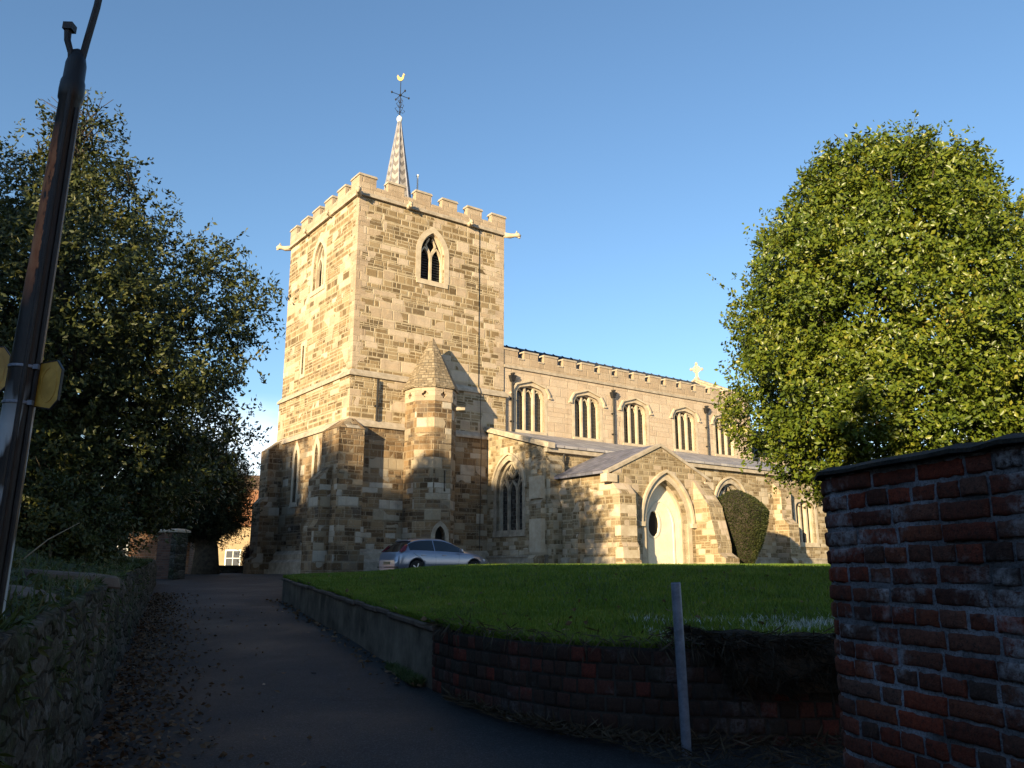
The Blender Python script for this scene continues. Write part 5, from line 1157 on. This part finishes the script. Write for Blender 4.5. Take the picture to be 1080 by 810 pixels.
house('brick_house', 6.3, 1.0, -1.7, R(-90), 17, 9, 8.2, 11.6, M['house_brick'], M['clay_tile'], [(q, zz, 1.0, 1.5, M['white_paint']) for q in (1.5, 4.5, 9, 12, 15) for zz in (.9, 3.7, 6.3)], 'unseen three storey brick house, added right of the viewer to block skylight', chim=((4, .9, 1.2),), door=(7, 1.0, 2.1, M['blue_paint']))  # added out of view to cut the skylight reaching the lane
pr = [(.2, 2.6), (2, 3.8), (5, 4.0), (7.5, 3.3), (9.3, 1.8), (10.4, .2)]
o = empty('evergreen_tree', (-16.6, 7.5, .2), 0, label='unseen broad evergreen tree, added on the left bank beside the viewer to block skylight', cat='tree')  # added tree outside the frame, screening the lane from skylight
trunk('trunk', o, [(0, 0, -.4), (0, .1, 3), (.1, 0, 6), (0, 0, 9.4)], [.45, .35, .22, .04], 26, M['bark'], 91, pr, .5)
crown('crown', o, pr, 1100, 34, .28, M['oak'], 92, .25, .45, .18, .35, .55, 80)

# ================================================================== GROUND COVER
def blades(name, P, H, mat, lean=.35, wd=.006, label=None, cat=None, kind='stuff', bend=.25):
    n = len(P); g = rng; a = g.random(n) * 6.283; l = g.random(n) * lean; dx = np.stack([np.cos(a) * l, np.sin(a) * l, np.ones(n)], 1) * H[:, None]
    q = g.random(n) * 6.283; s_ = np.stack([np.cos(q), np.sin(q), np.zeros(n)], 1) * (wd * (.7 + .6 * g.random(n)))[:, None] if np.isscalar(wd) else np.stack([np.cos(q), np.sin(q), np.zeros(n)], 1) * wd[:, None]
    m = P + dx * .55; t = P + dx; t[:, 2] -= H * bend * l; t[:, :2] += dx[:, :2] * .4
    V = np.stack([P - s_, P + s_, m + s_ * .75, m - s_ * .75, t], 1).reshape(-1, 3); i = np.arange(n) * 5
    F = np.concatenate([np.stack([i, i + 1, i + 2], 1), np.stack([i, i + 2, i + 3], 1), np.stack([i + 3, i + 2, i + 4], 1)])
    o = np_mesh(name, V, F, mat)
    if kind: o['kind'] = kind
    if label: o['label'] = label
    if cat: o['category'] = cat
    return o
# lawn grass, sampled on the lawn surface (denser near the viewer)
lm = lawn.data; nvv = len(lm.vertices); co = np.empty(nvv * 3); lm.vertices.foreach_get('co', co); co = co.reshape(121, 121, 3)
def lawn_sample(n, vmax=1.0, pw=1.6):
    u = rng.random(n) * 119.99; v = (rng.random(n) ** pw) * vmax * 119.99; i = u.astype(int); j = v.astype(int); fu = (u - i)[:, None]; fv = (v - j)[:, None]
    return (co[j, i] * (1 - fu) + co[j, i + 1] * fu) * (1 - fv) + (co[j + 1, i] * (1 - fu) + co[j + 1, i + 1] * fu) * fv
P = lawn_sample(420000); P = P[(P[:, 0] < 16) & (np.abs(P[:, 0] / P[:, 1]) < .75)]
dist = P[:, 1]; H = (.035 + .04 * rng.random(len(P))) * (1 + .02 * dist)
frn = np.array([mnoise.noise(Vector((x * .8, y * 1.3, 2.0))) + .5 * mnoise.noise(Vector((x * 3, y * 3, 5.0))) for x, y in P[:, :2]])
fr_m = (P[:, 0] > 1.3) & (P[:, 1] < 9.6) & (frn + .35 * rng.normal(size=len(P)) > .28)
blades('grass', P[~fr_m], H[~fr_m], M['grass'], .6, .0035 * (1 + .10 * P[~fr_m][:, 1]), 'short green grass covering the raised churchyard lawn', 'grass')
blades('frosted_grass', P[fr_m], H[fr_m], M['frost'], .8, .0035 * (1 + .10 * P[fr_m][:, 1]), 'pale frosted grass along the shaded front edge of the lawn', 'grass')
# overhanging dry grass and dark roots on the brick retaining wall
n = 5200; s_ = rng.random(n); pp = np.array([tuple(poly_at(FRONT[:8], t)) for t in s_]); dens = rng.random(n) < np.interp(pp[:, 0], [-.9, .5, 1.2, 1.6, 6], [.15, .25, .5, 1, 1]); pp = pp[dens]; n = len(pp)
C = np.stack([pp[:, 0], pp[:, 1] + .05 - rng.random(n) * .12, -.60 + .08 * rng.random(n)], 1)
D = np.stack([rng.normal(size=n) * .5, -.6 - rng.random(n), .5 - 1.6 * rng.random(n)], 1)
V, F = leaves(C, D, .10 + .22 * rng.random(n) ** 2, .05); o = np_mesh('dry_grass', V, F, M['dead_grass']); tag(o, 'tangled dry grass hanging over the brick retaining wall', 'dry grass', kind='stuff')
def over_pt(u, v):
    x = 1.35 + u * 5.5; y0 = float(np.interp(x, [q[0] for q in FRONT], [q[1] for q in FRONT])); a = v * 2.2; bul = .20 + .14 * nz(x * 2.2, 1.0) + .1 * nz(x * 6, v * 3)
    ed = sm(u, 0, .09)
    y = y0 + .20 - (.20 + bul * math.sin(a) * 1.1) * ed; z = -.50 - .24 * v * 1.0 * ed + .06 * nz(x * 3, v * 4, 2) - .42 * max(0, v - .5) * ed
    return (x, y, z)
grid_obj('soil_overhang', 120, 16, over_pt, M['soil'])
n = 9000; u = rng.random(n); v = rng.random(n); C = np.array([over_pt(a, b) for a, b in zip(u, v)]); D = np.stack([rng.normal(size=n) * .6, -.8 - .3 * rng.random(n), .3 - 1.3 * rng.random(n)], 1)
M['dark_root'] = leaf_mat('dark_roots', [(0, (0.015, 0.012, 0.009)), (.8, (0.04, 0.032, 0.022)), (1, (0.12, 0.10, 0.07))], .9, .1, 0)
V, F = leaves(C, D, .06 + .16 * rng.random(n) ** 2, .07); o = np_mesh('root_mat', V, F, M['dark_root']); tag(o, 'dark matted roots and dead grass on the overhanging soil', 'roots', kind='stuff')
st_ = MB()
for k in range(16):
    x = random.uniform(1.4, 4.2); y0 = float(np.interp(x, [q[0] for q in FRONT], [q[1] for q in FRONT])) - .2; ln = random.uniform(.25, .6); dx = random.uniform(-.12, .12)
    st_.tube([(x, y0, -.62), (x + dx * .2, y0 - .10, -.62 - ln * .3), (x + dx, y0 - .12, -.62 - ln * .7), (x + dx * 1.6, y0 - .08, -.62 - ln)], .003, 4)
o = st_.build('hanging_stem', M['dead_grass'], None); tag(o, 'thin dry stems hanging in front of the dark soil bank', 'dry stems', kind='stuff')
# debris at the foot of that wall
n = 5000; x = -.6 + rng.random(n) * 5.2; yb = np.interp(x, [q[0] for q in FRONT], [q[1] for q in FRONT]); k = rng.random(n) ** 1.6 * np.interp(x, [-.6, .8, 1.3, 5], [.15, .4, 1.3, 1.3]); y = yb - .1 - k; C = np.stack([x, y, np.array([lz(q) for q in y]) + .02 + .04 * rng.random(n)], 1)
D = np.stack([rng.normal(size=n), rng.normal(size=n), .15 + .3 * rng.random(n)], 1); V, F = leaves(C, D, .04 + .16 * rng.random(n) ** 2, .09); o = np_mesh('dead_straw', V, F, M['dead_grass']); tag(o, 'dead straw and twigs lying at the foot of the brick retaining wall', 'straw', kind='stuff')
# leaf litter along the left wall
n = 5200; y = 3 + 22 * rng.random(n) ** 1.4; k = np.abs(rng.normal(size=n)) * .42; k[rng.random(n) < .08] *= 2.6; x = np.array([wl_x(q) for q in y]) + .05 + k; C = np.stack([x, y, np.array([lz(q) for q in y]) + .012 + .03 * rng.random(n)], 1)
D = np.stack([rng.normal(size=n), rng.normal(size=n), rng.normal(size=n) * .22], 1); V, F = leaves(C, D, .035 + .045 * rng.random(n), .55, .2); o = np_mesh('leaf_litter', V, F, M['litter']); tag(o, 'fallen brown leaves scattered along the foot of the left stone wall', 'fallen leaves', kind='stuff')
n = 260; y = 6.5 + 16 * rng.random(n); C = np.stack([-.87 - .4 * (y - 9.45) - .05 - .18 * np.abs(rng.normal(size=n)), y, np.array([lz(q) for q in y]) + .02], 1); m = y > 9.3; C = C[m]; D = rng.normal(size=(len(C), 3)) * np.array([1, 1, .2]); V, F = leaves(C, D, .05 + .05 * rng.random(len(C)), .7, .12); o = np_mesh('leaf_litter', V, F, M['litter']); tag(o, 'few fallen leaves along the foot of the rendered retaining wall', 'fallen leaves', kind='stuff')
# weeds on the left bank
n = 46000; u = rng.random(n) ** 1.5 * .75; v = .12 + rng.random(n) ** 1.2 * .80; P = np.array([bank_pt(a, b) for a, b in zip(u, v)]); cl = np.array([mnoise.noise(Vector((x * .9, y * .9, 1.0))) for x, y in P[:, :2]]); P = P[cl + .25 * rng.normal(size=n) > -.12]
blades('weeds', P, .06 + .16 * rng.random(len(P)) ** 2, M['weed'], 1.4, .006, 'ragged grass and weeds growing over the left bank', 'weeds')
n = 9000; u = rng.random(n) ** 1.6 * .6; v = .14 + rng.random(n) * .7; C = np.array([bank_pt(a, b) for a, b in zip(u, v)]); C[:, 2] += .03; D = rng.normal(size=(n, 3)) * np.array([1, 1, .5]) + np.array([0, 0, .3]); V, F = leaves(C, D, .05 + .06 * rng.random(n), .6); o = np_mesh('ground_ivy', V, F, M['oak']); tag(o, 'low green ivy leaves creeping over the left bank', 'ivy', kind='stuff')
# tufts at the foot of the rendered wall and on the left wall face
n = 1400; y = 9.6 + 1.2 * rng.random(n) ** 2; P = np.stack([-.93 - .4 * (y - 9.45) - .12 * rng.random(n), y, np.array([lz(q) for q in y])], 1)
blades('foot_weeds', P, .05 + .09 * rng.random(n), M['weed'], 1.2, .006, 'small green weeds at the corner foot of the rendered wall', 'weeds')

n = 5200; y = 2.5 + 20 * rng.random(n) ** 1.3; k = rng.random(n) ** 1.8; C = np.stack([np.array([wl_x(q) for q in y]) - .06 - .10 * (1 - k), y, np.array([wl_top(q) for q in y]) + .03 - k * .55], 1)
cl = np.array([mnoise.noise(Vector((q * 1.5, z_ * 2, 4.0))) for q, z_ in zip(y, C[:, 2])]); C = C[cl > .05 * 1]; n = len(C); D = np.stack([.7 + .4 * rng.normal(size=n), .5 * rng.normal(size=n), -.7 + .8 * rng.normal(size=n)], 1)
V, F = leaves(C, D, .03 + .08 * rng.random(n) ** 2, .22); o = np_mesh('moss_and_grass', V, F, M['weed']); tag(o, 'moss and thin grass hanging over the left rubble wall', 'moss', kind='stuff')

# fallen leaves and ragged weeds on the lawn
P = lawn_sample(900, 1.0, 1.3); P = P[(P[:, 0] < 14)]; C = P + np.array([0, 0, .05]); D = rng.normal(size=(len(P), 3)) * np.array([1, 1, .3]); V, F = leaves(C, D, .05 + .05 * rng.random(len(P)), .6, .2); o = np_mesh('fallen_leaf', V, F, M['litter']); tag(o, 'few brown fallen leaves scattered over the churchyard lawn', 'fallen leaves', kind='stuff')
P = lawn_sample(60000, 1.0, 1.5); P = P[P[:, 0] < 15]; cl = np.array([mnoise.noise(Vector((x * .9, y * .6, 8.0))) + .5 * mnoise.noise(Vector((x * 2.5, y * 2.5, 3.0))) for x, y in P[:, :2]]); P = P[cl > .25]
blades('rough_tuft', P, (.05 + .06 * rng.random(len(P))), M['weed'], .9, .004 * (1 + .09 * P[:, 1]), 'rougher paler tufts of grass scattered in the churchyard lawn', 'grass')
